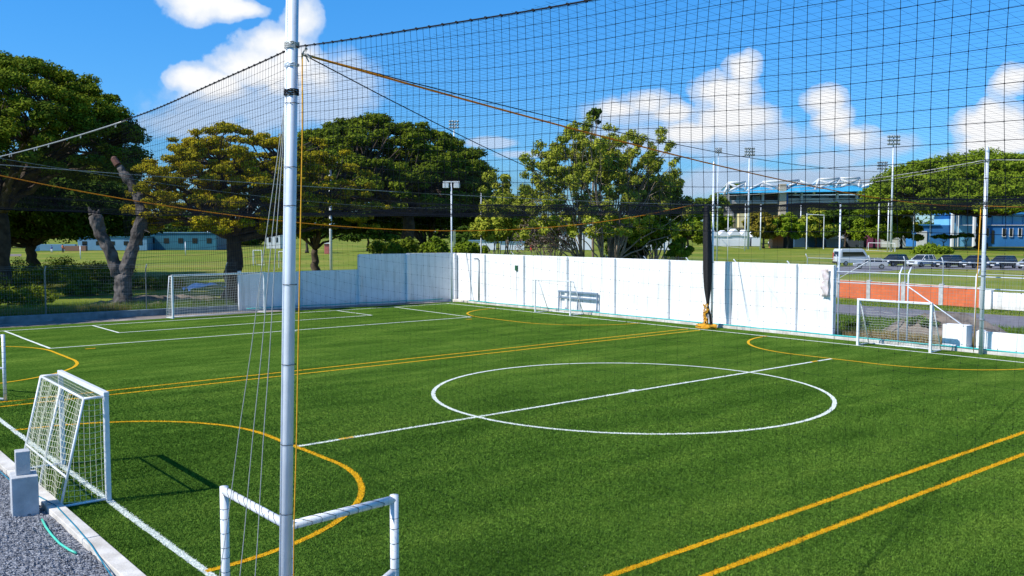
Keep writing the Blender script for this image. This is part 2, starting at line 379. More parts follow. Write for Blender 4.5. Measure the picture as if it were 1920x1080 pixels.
# ------------------------------------------------------------------ mesh helpers
class MB:
    def __init__(s):
        s.V = []; s.F = []; s.chunks = []

    def add(s, V, F):
        o = len(s.V); s.V.extend(V); s.F.extend([tuple(i + o for i in f) for f in F]); return s

    def chunk(s, V, F):
        """numpy arrays: V (n,3), F (m,k)"""
        s.chunks.append((np.asarray(V, np.float32), np.asarray(F, np.int32))); return s

    def box(s, c, size, rz=0.0, M=None):
        x, y, z = size[0] / 2, size[1] / 2, size[2] / 2
        P = [Vector(p) for p in ((-x, -y, -z), (x, -y, -z), (x, y, -z), (-x, y, -z), (-x, -y, z), (x, -y, z), (x, y, z), (-x, y, z))]
        Mx = M if M is not None else Matrix.Rotation(rz, 3, 'Z')
        c = Vector(c)
        return s.add([tuple(Mx @ p + c) for p in P], [(0, 3, 2, 1), (4, 5, 6, 7), (0, 1, 5, 4), (1, 2, 6, 5), (2, 3, 7, 6), (3, 0, 4, 7)])

    def bar(s, a, b, w, h=None, up=(0, 0, 1)):
        a = Vector(a); b = Vector(b); h = h or w
        d = b - a; L = d.length; d.normalize()
        up = Vector(up)
        if abs(d.dot(up)) > 0.98: up = Vector((1, 0, 0))
        sd = d.cross(up).normalized(); u = sd.cross(d)
        M = Matrix((d, sd, u)).transposed()
        return s.box((a + b) / 2, (L, w, h), M=M)

    def tube(s, pts, r, n=8, cap=True):
        pts = [Vector(p) for p in pts]; N = len(pts)
        rs = r if isinstance(r, (list, tuple)) else [r] * N
        V = []; F = []
        ref = None
        for i, p in enumerate(pts):
            d = (pts[min(i + 1, N - 1)] - pts[max(i - 1, 0)])
            if d.length < 1e-9: d = Vector((0, 0, 1))
            d.normalize()
            if ref is None:
                ref = Vector((1, 0, 0)) if abs(d.x) < 0.9 else Vector((0, 1, 0))
            a = (ref - d * ref.dot(d)).normalized(); ref = a
            b = d.cross(a)
            for k in range(n):
                t = 2 * math.pi * k / n
                V.append(tuple(p + (a * math.cos(t) + b * math.sin(t)) * rs[i]))
        for i in range(N - 1):
            for k in range(n):
                k2 = (k + 1) % n
                F.append((i * n + k, i * n + k2, (i + 1) * n + k2, (i + 1) * n + k))
        if cap:
            F.append(tuple(range(n - 1, -1, -1))); F.append(tuple((N - 1) * n + k for k in range(n)))
        return s.add(V, F)

    def prism(s, prof, y0, y1, M=None, inset=0.0):
        """profile of (x,z) extruded along y"""
        n = len(prof)
        V = [(x, y0, z) for x, z in prof] + [(x, y1, z) for x, z in prof]
        F = [tuple(range(n)), tuple(range(2 * n - 1, n - 1, -1))]
        for i in range(n):
            j = (i + 1) % n
            F.append((i, i + n, j + n, j))
        if M is not None: V = [tuple(M @ Vector(v)) for v in V]
        return s.add(V, F)

    def lathe(s, prof, c=(0, 0, 0), n=12):
        V = []; F = []; m = len(prof)
        for (r, z) in prof:
            for k in range(n):
                t = 2 * math.pi * k / n
                V.append((c[0] + r * math.cos(t), c[1] + r * math.sin(t), c[2] + z))
        for i in range(m - 1):
            for k in range(n):
                k2 = (k + 1) % n
                F.append((i * n + k, i * n + k2, (i + 1) * n + k2, (i + 1) * n + k))
        F.append(tuple(range(n - 1, -1, -1))); F.append(tuple((m - 1) * n + k for k in range(n)))
        return s.add(V, F)

    def lines(s, P, r):
        """P (M,N,3) polylines as thin three-sided cords"""
        P = np.asarray(P, float); Mn, N, _ = P.shape
        T = np.empty_like(P); T[:, 1:-1] = P[:, 2:] - P[:, :-2]; T[:, 0] = P[:, 1] - P[:, 0]; T[:, -1] = P[:, -1] - P[:, -2]
        T /= (np.linalg.norm(T, axis=2, keepdims=True) + 1e-9)
        ref = np.where(np.abs(T[..., 2:3]) > 0.9, np.array([1.0, 0.3, 0]), np.array([0, 0, 1.0]))
        A = np.cross(T, ref); A /= (np.linalg.norm(A, axis=2, keepdims=True) + 1e-9); B = np.cross(T, A)
        ks = [0, 2 * math.pi / 3, 4 * math.pi / 3]
        V = np.stack([P + (A * math.cos(k) + B * math.sin(k)) * r for k in ks], axis=2)  # M,N,3,3
        idx = np.arange(Mn * N * 3).reshape(Mn, N, 3)
        F = []
        for k in range(3):
            k2 = (k + 1) % 3
            F.append(np.stack([idx[:, :-1, k], idx[:, :-1, k2], idx[:, 1:, k2], idx[:, 1:, k]], axis=-1).reshape(-1, 4))
        return s.chunk(V.reshape(-1, 3), np.concatenate(F))

    def knots(s, P, r):
        P = np.asarray(P, float).reshape(-1, 3); n = len(P)
        o = np.array([(1, 0, 0), (-1, 0, 0), (0, 1, 0), (0, -1, 0), (0, 0, 1), (0, 0, -1)]) * r
        V = (P[:, None, :] + o[None]).reshape(-1, 3)
        f = np.array([(0, 2, 4), (2, 1, 4), (1, 3, 4), (3, 0, 4), (2, 0, 5), (1, 2, 5), (3, 1, 5), (0, 3, 5)])
        F = (f[None] + (np.arange(n) * 6)[:, None, None]).reshape(-1, 3)
        return s.chunk(V, F)

    def build(s, name, m=None, parent=None, smooth=False, loc=None):
        me = bpy.data.meshes.new(name)
        if s.V: s.chunks.append((np.array(s.V, np.float32), s.F))
        tv = sum(len(v) for v, f in s.chunks)
        V = np.concatenate([v for v, f in s.chunks]) if s.chunks else np.zeros((0, 3), np.float32)
        if loc is not None: V = V - np.array(loc, np.float32)
        ls = []; lt = []; off = 0
        for v, f in s.chunks:
            if isinstance(f, np.ndarray):
                ls.append((f + off).ravel()); lt.append(np.full(len(f), f.shape[1], np.int32))
            else:
                ls.append(np.array([i + off for ff in f for i in ff], np.int32)); lt.append(np.array([len(ff) for ff in f], np.int32))
            off += len(v)
        li = np.concatenate(ls).astype(np.int32); lc = np.concatenate(lt).astype(np.int32)
        st = np.concatenate([[0], np.cumsum(lc)[:-1]]).astype(np.int32)
        me.vertices.add(tv); me.vertices.foreach_set('co', V.astype(np.float32).ravel())
        me.loops.add(len(li)); me.loops.foreach_set('vertex_index', li)
        me.polygons.add(len(lc)); me.polygons.foreach_set('loop_start', st)
        me.update(calc_edges=True)
        me.polygons.foreach_set('use_smooth', np.full(len(lc), bool(smooth)))
        if m: me.materials.append(m)
        o = bpy.data.objects.new(name, me); C.objects.link(o)
        if parent is not None: o.parent = parent
        if loc is not None: o.location = loc
        return o


def tag(o, label, cat, group=None):
    o['label'] = label; o['category'] = cat
    if group: o['group'] = group
    return o


def thing(name, label, cat, loc=(0, 0, 0), rz=0.0, group=None):
    o = bpy.data.objects.new(name, None); C.objects.link(o)
    o.empty_display_size = 0.3
    o.location = loc; o.rotation_euler = (0, 0, rz)
    return tag(o, label, cat, group)


def struct(o, kind='structure'):
    o['kind'] = kind; return o


def bevel(o, w, seg=2):
    b = o.modifiers.new('bevel', 'BEVEL'); b.width = w; b.segments = seg; b.limit_method = 'ANGLE'; b.angle_limit = R(40)
    return o


def sheet(name, poly, z, m, sub=None):
    mb = MB(); mb.add([(x, y, z) for x, y in poly], [tuple(range(len(poly)))])
    return struct(mb.build(name, m))


def sagline(a, b, sag, n=24):
    a = Vector(a); b = Vector(b)
    return [a.lerp(b, i / n) - Vector((0, 0, 4 * sag * (i / n) * (1 - i / n))) for i in range(n + 1)]


# ------------------------------------------------------------------ ground
sheet('lawn', [(-2500, -2500), (2500, -2500), (2500, 2500), (-2500, 2500)], -0.06, M_LAWN)
sheet('dirt_strip', [(1, -20), (40.4, -20), (40.4, 55.6), (1, 56.6)], -0.03, M_STRIP)
g = MB(); nx, ny = 60, 140
gx = np.linspace(-6, 3.97, nx); gy = np.linspace(-4, 60, ny)
X, Y = np.meshgrid(gx, gy); Z = -0.004 + 0.018 * np.sin(X * 2.1 + Y) * np.sin(Y * 1.3)
idx = np.arange(nx * ny).reshape(ny, nx)
g.chunk(np.stack([X, Y, Z], -1).reshape(-1, 3), np.stack([idx[:-1, :-1], idx[:-1, 1:], idx[1:, 1:], idx[1:, :-1]], -1).reshape(-1, 4))
struct(g.build('gravel', M_GRAVEL))
# loose stones that stand up from the gravel near the camera
st = MB()
ns = 5200
sx = rng.uniform(2.2, 3.93, ns); sy = rng.uniform(12.5, 23, ns)
sr = rng.uniform(0.012, 0.032, ns)
for x, y, r_ in zip(sx, sy, sr):
    o = len(st.V)
    P = [(x + r_ * a * random.uniform(.7, 1.3), y + r_ * b * random.uniform(.7, 1.3), 0.012 + r_ * c * random.uniform(.5, 1)) for a, b, c in
         ((1, 0, 0), (-1, 0, 0), (0, 1, 0), (0, -1, 0), (0, 0, 1))]
    st.add(P, [(0, 2, 4), (2, 1, 4), (1, 3, 4), (3, 0, 4)])
struct(st.build('gravel_stones', M_GRAVEL), 'stuff')

TX0, TX1, TY0, TY1 = 4.22, 38.55, -16.0, 52.7
sheet('turf', [(TX0, TY0), (TX1, TY0), (TX1, 52.0), (30, TY1), (TX0, 53.0)], 0.0, M_TURF)

# short blades of artificial grass standing up in the nearer part of the pitch
def blades(n, x0, x1, y0, y1, zf, h, w, seed):
    r = np.random.default_rng(seed)
    x = r.uniform(x0, x1, n); y = r.uniform(y0, y1, n)
    a = r.uniform(0, 2 * math.pi, n); hh = h * r.uniform(.5, 1.15, n); ww = w * r.uniform(.6, 1.2, n)
    lean = hh * r.uniform(0.1, 1.0, n); la = r.uniform(0, 2 * math.pi, n)
    dx = np.cos(a) * ww; dy = np.sin(a) * ww
    V = np.stack([np.stack([x - dx, y - dy, np.full(n, zf)], -1), np.stack([x + dx, y + dy, np.full(n, zf)], -1),
                  np.stack([x + np.cos(la) * lean, y + np.sin(la) * lean, zf + hh], -1)], 1).reshape(-1, 3)
    return V, np.arange(3 * n).reshape(n, 3)


# ------------------------------------------------------------------ markings
def strip(mb, pts, w, z=0.006, closed=False):
    """a painted strip along pts with slightly ragged edges"""
    out = []
    P = [Vector((p[0], p[1], 0)) for p in pts]
    if closed: P = P + [P[0]]
    for a, b in zip(P, P[1:]):
        L = (b - a).length; k = max(1, int(L / 0.09))
        for i in range(k): out.append(a.lerp(b, i / k))
    out.append(P[-1])
    V = []; F = []
    n = len(out)
    wob = 0.0
    for i, p in enumerate(out):
        d = (out[min(i + 1, n - 1)] - out[max(i - 1, 0)]).normalized()
        if closed and i in (0, n - 1): d = (out[1] - out[n - 2]).normalized()
        sdv = Vector((-d.y, d.x, 0))
        wob = wob * 0.95 + random.gauss(0, 0.0022)
        j1 = random.gauss(0, 0.004); j2 = random.gauss(0, 0.004)
        V.append((p + sdv * (w / 2 + j1 + wob)).to_tuple()[:2] + (z,)); V.append((p - sdv * (w / 2 + j2 - wob)).to_tuple()[:2] + (z,))
    for i in range(n - 1): F.append((2 * i, 2 * i + 1, 2 * i + 3, 2 * i + 2))
    mb.add(V, F)


def arc(cx, cy, r, a0, a1, n=40):
    return [(cx + r * math.cos(R(a0 + (a1 - a0) * i / n)), cy + r * math.sin(R(a0 + (a1 - a0) * i / n))) for i in range(n + 1)]


def dshape(side, yc, r=4.62, hw=1.6):
    X0 = 5.0 if side < 0 else 37.1
    if side < 0:
        return arc(X0, yc - hw, r, -90, 0) + arc(X0, yc + hw, r, 0, 90)
    return arc(X0, yc - hw, r, 270, 180) + arc(X0, yc + hw, r, 180, 90)


def dash(mb, x, y, w, h, z):
    mb.add([(x - w, y - h, z), (x + w, y - h, z), (x + w, y + h, z), (x - w, y + h, z)], [(0, 1, 2, 3)])


wl = MB()
LW = 0.12
strip(wl, [(5, -14), (5, 51.3)], LW)
strip(wl, [(37.1, 51.3), (37.1, -14)], LW)
strip(wl, [(5, 51.35), (37.1, 51.0)], LW, 0.0065)
strip(wl, [(9.8, 51.2), (9.8, 42.35), (32.2, 42.15), (32.6, 51.0)], LW, 0.007)
strip(wl, [(13.95, 51.2), (13.95, 46.75), (28.4, 46.85), (28.4, 51.1)], LW, 0.007)
strip(wl, [(9.62, 19.28), (32.5, 19.25)], LW, 0.0075)
strip(wl, arc(21.0, 19.4, 6.08, 0, 360, 120)[:-1], LW, 0.0085, closed=True)
dash(wl, 21.2, 19.36, 0.14, 0.13, 0.012)
dash(wl, 20.85, 41.9, 0.17, 0.1, 0.012)
struct(wl.build('white_line_marking', M_WLINE))
yl = MB()
for y in (29.9, 29.12, 9.05, 8.15):
    strip(yl, [(5.05, y), (36.8, y)], LW, 0.0055)
for yc in (19.2, 39.7):
    for sd in (-1, 1):
        strip(yl, dshape(sd, yc), LW, 0.0095)
strip(yl, dshape(-1, -1.5), LW, 0.0095)
for x, y in ((31.27, 19.26), (10.96, 19.3), (31.27, 41.1), (11.1, 41.14)):
    dash(yl, x, y, 0.2, 0.07, 0.013)
struct(yl.build('yellow_line_marking', M_YLINE))

# fibres of the artificial grass, cut out where the painted lines run and coloured there instead
def marking_mask(x, y):
    """0 green, 1 white, 2 yellow"""
    res = np.zeros(len(x), np.int8); h = LW / 2 + 0.004

    def seg(v, lo, hi, u): return (u > lo) & (u < hi) & v
    res[np.abs(x - 5) < h] = 1
    res[(np.abs(y - 19.28) < h) & (x > 9.62)] = 1
    res[np.abs(np.hypot(x - 21.0, y - 19.4) - 6.08) < h] = 1
    for yy in (29.9, 29.12, 9.05, 8.15): res[(np.abs(y - yy) < h) & (x > 5.05)] = 2
    for yc in (19.2, 39.7, -1.5):
        for s_ in (-1, 1):
            m = (np.sign(y - yc) == s_) & (x > 5) & (np.abs(y - yc) >= 1.6)
            res[m & (np.abs(np.hypot(x - 5, y - yc - s_ * 1.6) - 4.62) < h)] = 2
        res[(np.abs(y - yc) < 1.6) & (np.abs(x - 9.62) < h)] = 2
    return res


def turf_fibres():
    r = np.random.default_rng(21); N = 3600000
    x = r.uniform(4.25, 30, N); y = r.uniform(-1, 32, N)
    d = x * Fh.x + y * Fh.y; l = x * Rv.x + y * Rv.y
    keep = (d > 7) & (r.random(N) < np.clip((33 - d) / 14, 0, 1)) & (np.abs(l) < 0.60 * d + 1.2)
    keep &= r.random(N) < np.clip(12.0 / d, 0, 1) ** 1.3
    x = x[keep]; y = y[keep]; d = d[keep]; n = len(x)
    kind = marking_mask(x, y)
    a = r.uniform(0, 2 * math.pi, n); hh = r.uniform(.014, .034, n); ww = r.uniform(.004, .008, n) * np.clip(d / 12, 1, 2)
    la = r.uniform(0, 2 * math.pi, n) ; lean = hh * r.uniform(.2, 1.3, n)
    dx = np.cos(a) * ww; dy = np.sin(a) * ww
    V = np.stack([np.stack([x - dx, y - dy, np.full(n, .001)], -1), np.stack([x + dx, y + dy, np.full(n, .001)], -1),
                  np.stack([x + np.cos(la) * lean, y + np.sin(la) * lean, hh], -1)], 1)
    for k, nm, m_, lb in ((0, 'turf_fibres', M_FIB, 'green fibres of the artificial turf'), (1, 'white_turf_fibres', M_WLINE, 'white fibres of the painted lines'), (2, 'yellow_turf_fibres', M_YLINE, 'yellow fibres of the painted lines')):
        v = V[kind == k]
        if k: v = v * np.array([1, 1, .6]) + np.array([0, 0, .008])
        mb = MB(); mb.chunk(v.reshape(-1, 3), np.arange(3 * len(v)).reshape(-1, 3))
        o = struct(mb.build(nm, m_), 'stuff'); o['label'] = lb; o['category'] = 'turf'


M_FIB = mat('turf_fibre', (0.160, 0.285, 0.038), (0.042, 0.105, 0.013), 0.9, scale=14, detail=8, spec=0.03, trans=0.1)
_t = NT(M_FIB.node_tree); _b = M_FIB.node_tree.nodes['Principled BSDF']
_src = _b.inputs['Base Color'].links[0].from_socket
_tc = _t.n('ShaderNodeTexCoord'); _mp = _t.n('ShaderNodeMapping'); _mp.inputs['Scale'].default_value = (0.25, 0.9, 1); _t.l(_tc.outputs['Object'], _mp.inputs[0])
_n = _t.n('ShaderNodeTexNoise'); _n.inputs['Scale'].default_value = 0.8; _n.inputs['Detail'].default_value = 7; _n.inputs['Roughness'].default_value = 0.62; _t.l(_mp.outputs[0], _n.inputs['Vector'])
_c = _t.mixc(1.0, _src, _t.ramp(_n.outputs['Fac'], [(0.34, (0.62, 0.70, 0.66)), (0.5, (0.95, 0.97, 0.95)), (0.66, (1.32, 1.18, 1.2))]), 'MULTIPLY')
_t.l(_c, _b.inputs['Base Color'])
turf_fibres()

# ------------------------------------------------------------------ roads beyond the wall
sheet('path', [(50.2, -25), (57.6, -25), (57.7, 70), (50.4, 70)], -0.035, M_ASPH)
sheet('parking_road', [tuple(gat(x, y)[:2]) for x, y in ((1400, 519), (1560, 516), (1720, 503), (2300, 512), (2300, 500), (1700, 497), (1400, 503))], -0.03, M_ASPH)
sheet('footpath', [tuple(gat(x, y)[:2]) for x, y in ((-300, 482), (40, 480), (40, 476), (-300, 474))], -0.03, M_DIRT)
mnd = MB()
def mound(cx, cy, rx, ry, h, seed, n=26):
    r = np.random.default_rng(seed)
    u = np.linspace(-1, 1, n); X, Y = np.meshgrid(u, u)
    rr = np.sqrt(X * X + Y * Y)
    Z = h * np.clip(1 - rr ** 2, 0, 1) * (0.7 + 0.5 * r.random(X.shape)) - 0.05
    ii = np.arange(n * n).reshape(n, n)
    return np.stack([cx + X * rx, cy + Y * ry, Z], -1).reshape(-1, 3), np.stack([ii[:-1, :-1], ii[:-1, 1:], ii[1:, 1:], ii[1:, :-1]], -1).reshape(-1, 4)
mnd.chunk(*mound(45.0, 20.6, 3.0, 3.0, 1.0, 3))
struct(mnd.build('dirt_mound', M_DIRT, smooth=True))
mnd = MB(); mnd.chunk(*mound(20.5, 60.5, 6.5, 3.2, 0.8, 4))
struct(mnd.build('dirt_mound', M_DIRT, smooth=True))

# ------------------------------------------------------------------ kerbs
kb = MB()
y = -6.0
while y < 52:
    L = random.uniform(2.2, 3.2)
    kb.box((4.08 + random.uniform(-.006, .006), y + L / 2, 0.02 + random.uniform(-.004, .004)), (0.27, L - 0.022, 0.14))
    y += L
kerb = bevel(kb.build('kerb', M_KERB), 0.012)
tag(kerb, 'pale concrete kerb between the grey gravel and the near edge of the turf', 'kerb')
kb = MB()
y = -10.0
while y < 53:
    L = random.uniform(2.2, 3.2)
    kb.box((38.86, y + L / 2, 0.03 + random.uniform(-.006, .006)), (0.55, L - 0.015, 0.2))
    y += L
k2 = bevel(kb.build('kerb', M_KERB), 0.015)
tag(k2, 'beige concrete kerb along the foot of the sunlit white wall', 'kerb')
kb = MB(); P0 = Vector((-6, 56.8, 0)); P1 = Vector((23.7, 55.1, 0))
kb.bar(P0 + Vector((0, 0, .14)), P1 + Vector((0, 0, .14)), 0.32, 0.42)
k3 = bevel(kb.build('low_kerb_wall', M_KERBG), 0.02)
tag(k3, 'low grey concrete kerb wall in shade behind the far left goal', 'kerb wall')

# ropes and hose on the near kerb
def rope(name, pts, r, m, label, cat, group=None, n=6):
    mb = MB(); mb.tube(pts, r, n)
    o = mb.build(name, m, smooth=True)
    return tag(o, label, cat, group)


pts = [gat(x, yy, 0.10) for x, yy in ((-60, 868), (0, 884), (22, 903), (105, 948), (140, 985), (170, 1020), (208, 1078), (260, 1150))]
rope('cord', pts, 0.011, M_BLUEROPE, 'thin teal blue cord lying along the pale near kerb', 'cord')
pts = [gat(x, yy, 0.03) for x, yy in ((79, 974), (86, 988), (97, 1003), (112, 1019), (130, 1031), (143, 1037))]
rope('garden_hose', pts, 0.02, M_HOSE, 'short piece of bright green hose on the gravel beside the near kerb', 'hose')
pts = [gat(x, yy, 0.02) for x, yy in ((111, 968), (150, 1000), (172, 1018), (200, 1042), (236, 1085), (270, 1130))]
rope('string', pts, 0.006, M_ROPEY, 'thin yellow string on the turf edge beside the near kerb', 'string')
pts = [(38.62 + random.uniform(-.05, .05), yy, 0.15 + random.uniform(0, .03)) for yy in np.arange(4, 52, 1.2)]
rope('cord', pts, 0.035, M_TEAL, 'long turquoise cord along the kerb of the sunlit white wall', 'cord')
pts = [(xx, 54.62 - (xx - 23.8) * 0.105 + random.uniform(-.03, .03), 0.12 + random.uniform(0, .05)) for xx in np.arange(24.0, 38.4, 1.1)]
rope('cord', pts, 0.03, M_TEAL, 'turquoise cord along the foot of the shaded stepped wall', 'cord')

# ------------------------------------------------------------------ concrete block with a smaller one on top
cb = thing('concrete_block', 'grey concrete footing block on the gravel behind the near left goal', 'block', (3.64, 17.85, 0))
o = MB().box((0, 0, 0.33), (0.42, 0.50, 0.72)).build('base', M_CONC, cb); bevel(o, 0.012)
o = MB().box((-0.01, 0.05, 0.9), (0.23, 0.25, 0.42)).build('stub', M_CONC, cb); bevel(o, 0.01)
cb.rotation_euler[2] = R(-8)

# ------------------------------------------------------------------ walls
def wall_seg(mb, a, b, h, t=0.16):
    a = Vector((a[0], a[1], h / 2)); b = Vector((b[0], b[1], h / 2))
    mb.bar(a, b, t, h)


W1 = thing('boundary_wall', 'long sunlit white concrete wall along the right side of the pitch', 'wall', (39.2, 38, 0))
pan_y = [52.9, 49.6, 45.5, 41.35, 37.3, 33.2, 29.1, 25.2, 23.3]
for i, (ya, yb) in enumerate(zip(pan_y, pan_y[1:])):
    mb = MB(); hh = 3.42 - 0.004 * i
    mb.box((0, (ya + yb) / 2 - 38, hh / 2 - 0.05), (0.14, ya - yb - 0.01, hh + 0.1))
    o = mb.build('panel', M_WALL, W1); bevel(o, 0.01)
for yy in pan_y[1:-1]:
    mb = MB(); mb.box((-0.06, yy - 38, 1.70), (0.30, 0.2, 3.4))
    o = mb.build('pilaster', M_WALL, W1); bevel(o, 0.035, 3)
mb = MB(); mb.box((-0.03, 23.22 - 38, 1.7), (0.22, 0.14, 3.4)); o = mb.build('pilaster', M_WALL, W1); bevel(o, 0.02)

W2 = thing('boundary_wall', 'shaded white concrete wall with a step in its top at the far end of the pitch', 'wall', (23.7, 55.0, 0))
org = Vector((23.7, 55.0, 0))
segs = [((23.72, 55.0), (27.9, 54.75), 2.36), ((27.9, 54.75), (32.0, 54.45), 2.38), ((32.0, 54.45), (35.5, 53.85), 3.42), ((35.5, 53.85), (39.05, 52.95), 3.44)]
for a, b, h in segs:
    mb = MB(); mb.bar(Vector((*a, h / 2 - .05)) - org, Vector((*b, h / 2 - .05)) - org, 0.14, h + .1)
    o = mb.build('panel', M_WALL, W2); bevel(o, 0.01)
for (x, yy), h in (((23.72, 54.93), 2.5), ((27.9, 54.65), 2.34), ((32.0, 54.36), 3.38), ((35.5, 53.76), 3.38), ((38.95, 52.86), 3.38)):
    mb = MB(); mb.box(Vector((x, yy, h / 2)) - org, (0.2, 0.24, h), R(-9)); o = mb.build('pilaster', M_WALL, W2); bevel(o, 0.03, 3)
# little things on the wall
bx = thing('wall_box', 'small dark green box fixed high on the sunlit white wall', 'box', (39.08, 46.2, 2.55))
bevel(MB().box((0, 0, .0), (0.1, 0.22, 0.34)).build('case', mat('green_paint', (0.02, 0.11, 0.05), None, 0.5), bx), 0.02)
MB().tube([(0.03, 0, -.17), (0.04, 0.02, -1.2), (0.035, 0, -2.3)], 0.012).build('cable', M_CONC, bx)
# pipe post against the wall
pp = thing('pipe_post', 'grey pipe post with a bent tip standing against the sunlit wall near the corner', 'post', (38.75, 49.8, 0))
MB().tube([(0, 0, 0), (0, 0, 3.0)], 0.07, 10).build('post', M_GALVD, pp, smooth=True)
MB().tube([(0, 0, 3.0), (-.05, 0.05, 3.08), (-.3, 0.18, 3.1)], 0.05, 8).build('bent_tip', M_GALVD, pp, smooth=True)
lf_ = thing('shadow_frame', 'low blue grey bars standing in for the shadow of the small goal on the sunlit white wall', 'shadow bars', (39.0, 40.35, 0.1))  # solid bars in shadow colour, shaped like the goal's cast shadow on the wall
M_BG = mat('shadow_blue_grey', (0.20, 0.27, 0.36), (0.13, 0.19, 0.27), .6, scale=4)
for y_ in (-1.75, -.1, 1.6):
    bevel(MB().bar((-.03, y_, 0), (0.0, y_, 1.12), .08, .08, up=(1, 0, 0)).build('shadow_upright_bar', M_BG, lf_), .01)
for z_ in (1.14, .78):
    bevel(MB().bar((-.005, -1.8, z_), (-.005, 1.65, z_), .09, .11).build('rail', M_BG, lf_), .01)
# torn notice sheet at the wall's end
nt = MB(); nn = 12; mm = 6
V_ = []
for i in range(nn):
    for k in range(mm):
        f = k / (mm - 1)
        V_.append((39.02 - .05 * random.random() - .04 * math.sin(i * 1.3 + k), 23.38 + f * (.34 + random.uniform(-.08, .08) * (k == mm - 1)), 3.28 - i * 0.125 + random.uniform(-.03, .03)))
nt.add(V_, [(i * mm + k, i * mm + k + 1, (i + 1) * mm + k + 1, (i + 1) * mm + k) for i in range(nn - 1) for k in range(mm - 1)])
o = nt.build('plastic_wrap', mat('stained_plastic', (0.72, 0.68, 0.68), (0.5, 0.40, 0.40), 0.6, scale=5, detail=8), smooth=True)
sd_ = o.modifiers.new('solid', 'SOLIDIFY'); sd_.thickness = 0.01
tag(o, 'crumpled pale plastic sheet hanging at the open end of the sunlit wall', 'plastic sheet')

# low white wall and box beyond the right goal
lw = thing('low_wall', 'low white wall at the right end of the far touchline', 'wall', (38.9, 8, 0))
bevel(MB().box((0, 0, 0.43), (0.15, 17.0, 0.9)).build('panel', M_WALL, lw), 0.012)
bevel(MB().box((-.03, 8.3, 0.44), (0.3, 0.22, 0.98)).build('pilaster', M_WALL, lw), 0.012)
b2 = thing('white_block', 'white painted concrete block at the kerb beside the right goal', 'block', (39.0, 17.35, 0))
bevel(MB().box((0, 0, 0.5), (0.55, 1.0, 1.15)).build('block', M_WALL, b2), 0.015)

# far low white wall and the brick wall
bw = thing('brick_wall', 'low orange brick wall with grey posts beyond the grey path', 'brick wall', (62.9, 33, 0))
A = Vector((63.9, 40.2, 0)); B = Vector((61.9, 26.0, 0))
NB = 5
for i in range(NB):
    a = A.lerp(B, i / NB); b = A.lerp(B, (i + 1) / NB); u = (b - a).normalized()
    mb = MB(); mb.bar(a + u * .16 + Vector((0, 0, .62)) - bw.location, b - u * .16 + Vector((0, 0, .62)) - bw.location, 0.14, 1.3)
    mb.build('brick_panel', M_BRICK, bw)
    mb = MB(); mb.bar(a + u * .16 + Vector((0, 0, 1.29)) - bw.location, b - u * .16 + Vector((0, 0, 1.29)) - bw.location, 0.16, 0.05)
    bevel(mb.build('coping', M_KERB, bw), 0.01)
for i in range(NB + 1):
    a = A.lerp(B, i / NB)
    bevel(MB().box(a + Vector((0, 0, .68)) - bw.location, (0.3, 0.3, 1.45)).build('column', M_CONC, bw), 0.015)
fw = thing('low_wall', 'low white wall on the far side of the grey path', 'wall', (61.2, 18, 0))
bevel(MB().box((0, 0, 0.55), (0.16, 15, 1.1)).build('panel', M_WALL, fw), 0.012)
bevel(MB().box((-.06, 7.4, 0.58), (0.4, 0.7, 1.25)).build('pilaster', M_WALL, fw), 0.012)


# ------------------------------------------------------------------ fences
def mesh_fence(name, a, b, z0, z1, posts, cell, label, rails=(), angled=True, pr=0.035, cord=0.004, pm=None, toward=(0, 0, 0), group=None, diamonds=False):
    a = Vector((*a, 0)); b = Vector((*b, 0)); L = (b - a).length; u = (b - a).normalized()
    th = thing(name, label, 'fence', a, group=group)
    nrm = Vector(toward)
    mb = MB(); n = int(L / cell)
    if diamonds:
        H = z1 - z0; P = []
        k = int((L + H) / cell)
        for i in range(k):
            s0 = i * cell - H
            for sgn in (1, -1):
                p0 = s0 if sgn > 0 else s0 + H; p1 = s0 + H if sgn > 0 else s0
                q0 = (p0, z0); q1 = (p1, z1)
                t0, t1 = 0.0, 1.0
                d = p1 - p0
                lo = (0 - p0) / d; hi = (L - p0) / d
                if lo > hi: lo, hi = hi, lo
                t0 = max(0, lo); t1 = min(1, hi)
                if t1 - t0 < 0.02: continue
                pa = u * (p0 + d * t0) + Vector((0, 0, z0 + H * t0)); pb = u * (p0 + d * t1) + Vector((0, 0, z0 + H * t1))
                P.append([pa, pb])
        mb.lines(np.array([[list(x) for x in p] for p in P]), cord)
    else:
        s = np.linspace(0, L, n + 1)
        Vt = np.stack([np.stack([u.x * s, u.y * s, np.full(n + 1, z0)], -1), np.stack([u.x * s, u.y * s, np.full(n + 1, z1)], -1)], 1)
        mb.lines(Vt, cord)
        zz = np.arange(z0, z1 + .01, cell * 1.6)
        Hz = np.stack([np.stack([np.zeros(len(zz)), np.zeros(len(zz)), zz], -1), np.stack([np.full(len(zz), u.x * L), np.full(len(zz), u.y * L), zz], -1)], 1)
        mb.lines(Hz, cord * 0.8)
    mb.build('wire_mesh', M_GALVD if not diamonds else M_GALV, th)
    for s in posts:
        p = u * s
        pts = [p + Vector((0, 0, 0)), p + Vector((0, 0, z1))]
        if angled: pts.append(p + Vector((0, 0, z1 + .3)) + nrm * 0.25)
        MB().tube(pts, pr, 8).build('post', pm or M_GALV, th, smooth=True)
    for z in rails:
        MB().tube([Vector((0, 0, z)), u * L + Vector((0, 0, z))], 0.022, 8).build('rail', pm or M_GALV, th, smooth=True)
    if angled:
        w = MB()
        for k in (0.1, 0.2, 0.3):
            w.tube([nrm * k * .8 + Vector((0, 0, z1 + k)), u * L + nrm * k * .8 + Vector((0, 0, z1 + k))], 0.004, 4)
        w.build('barbed_wire', M_GALVD, th)
    return th


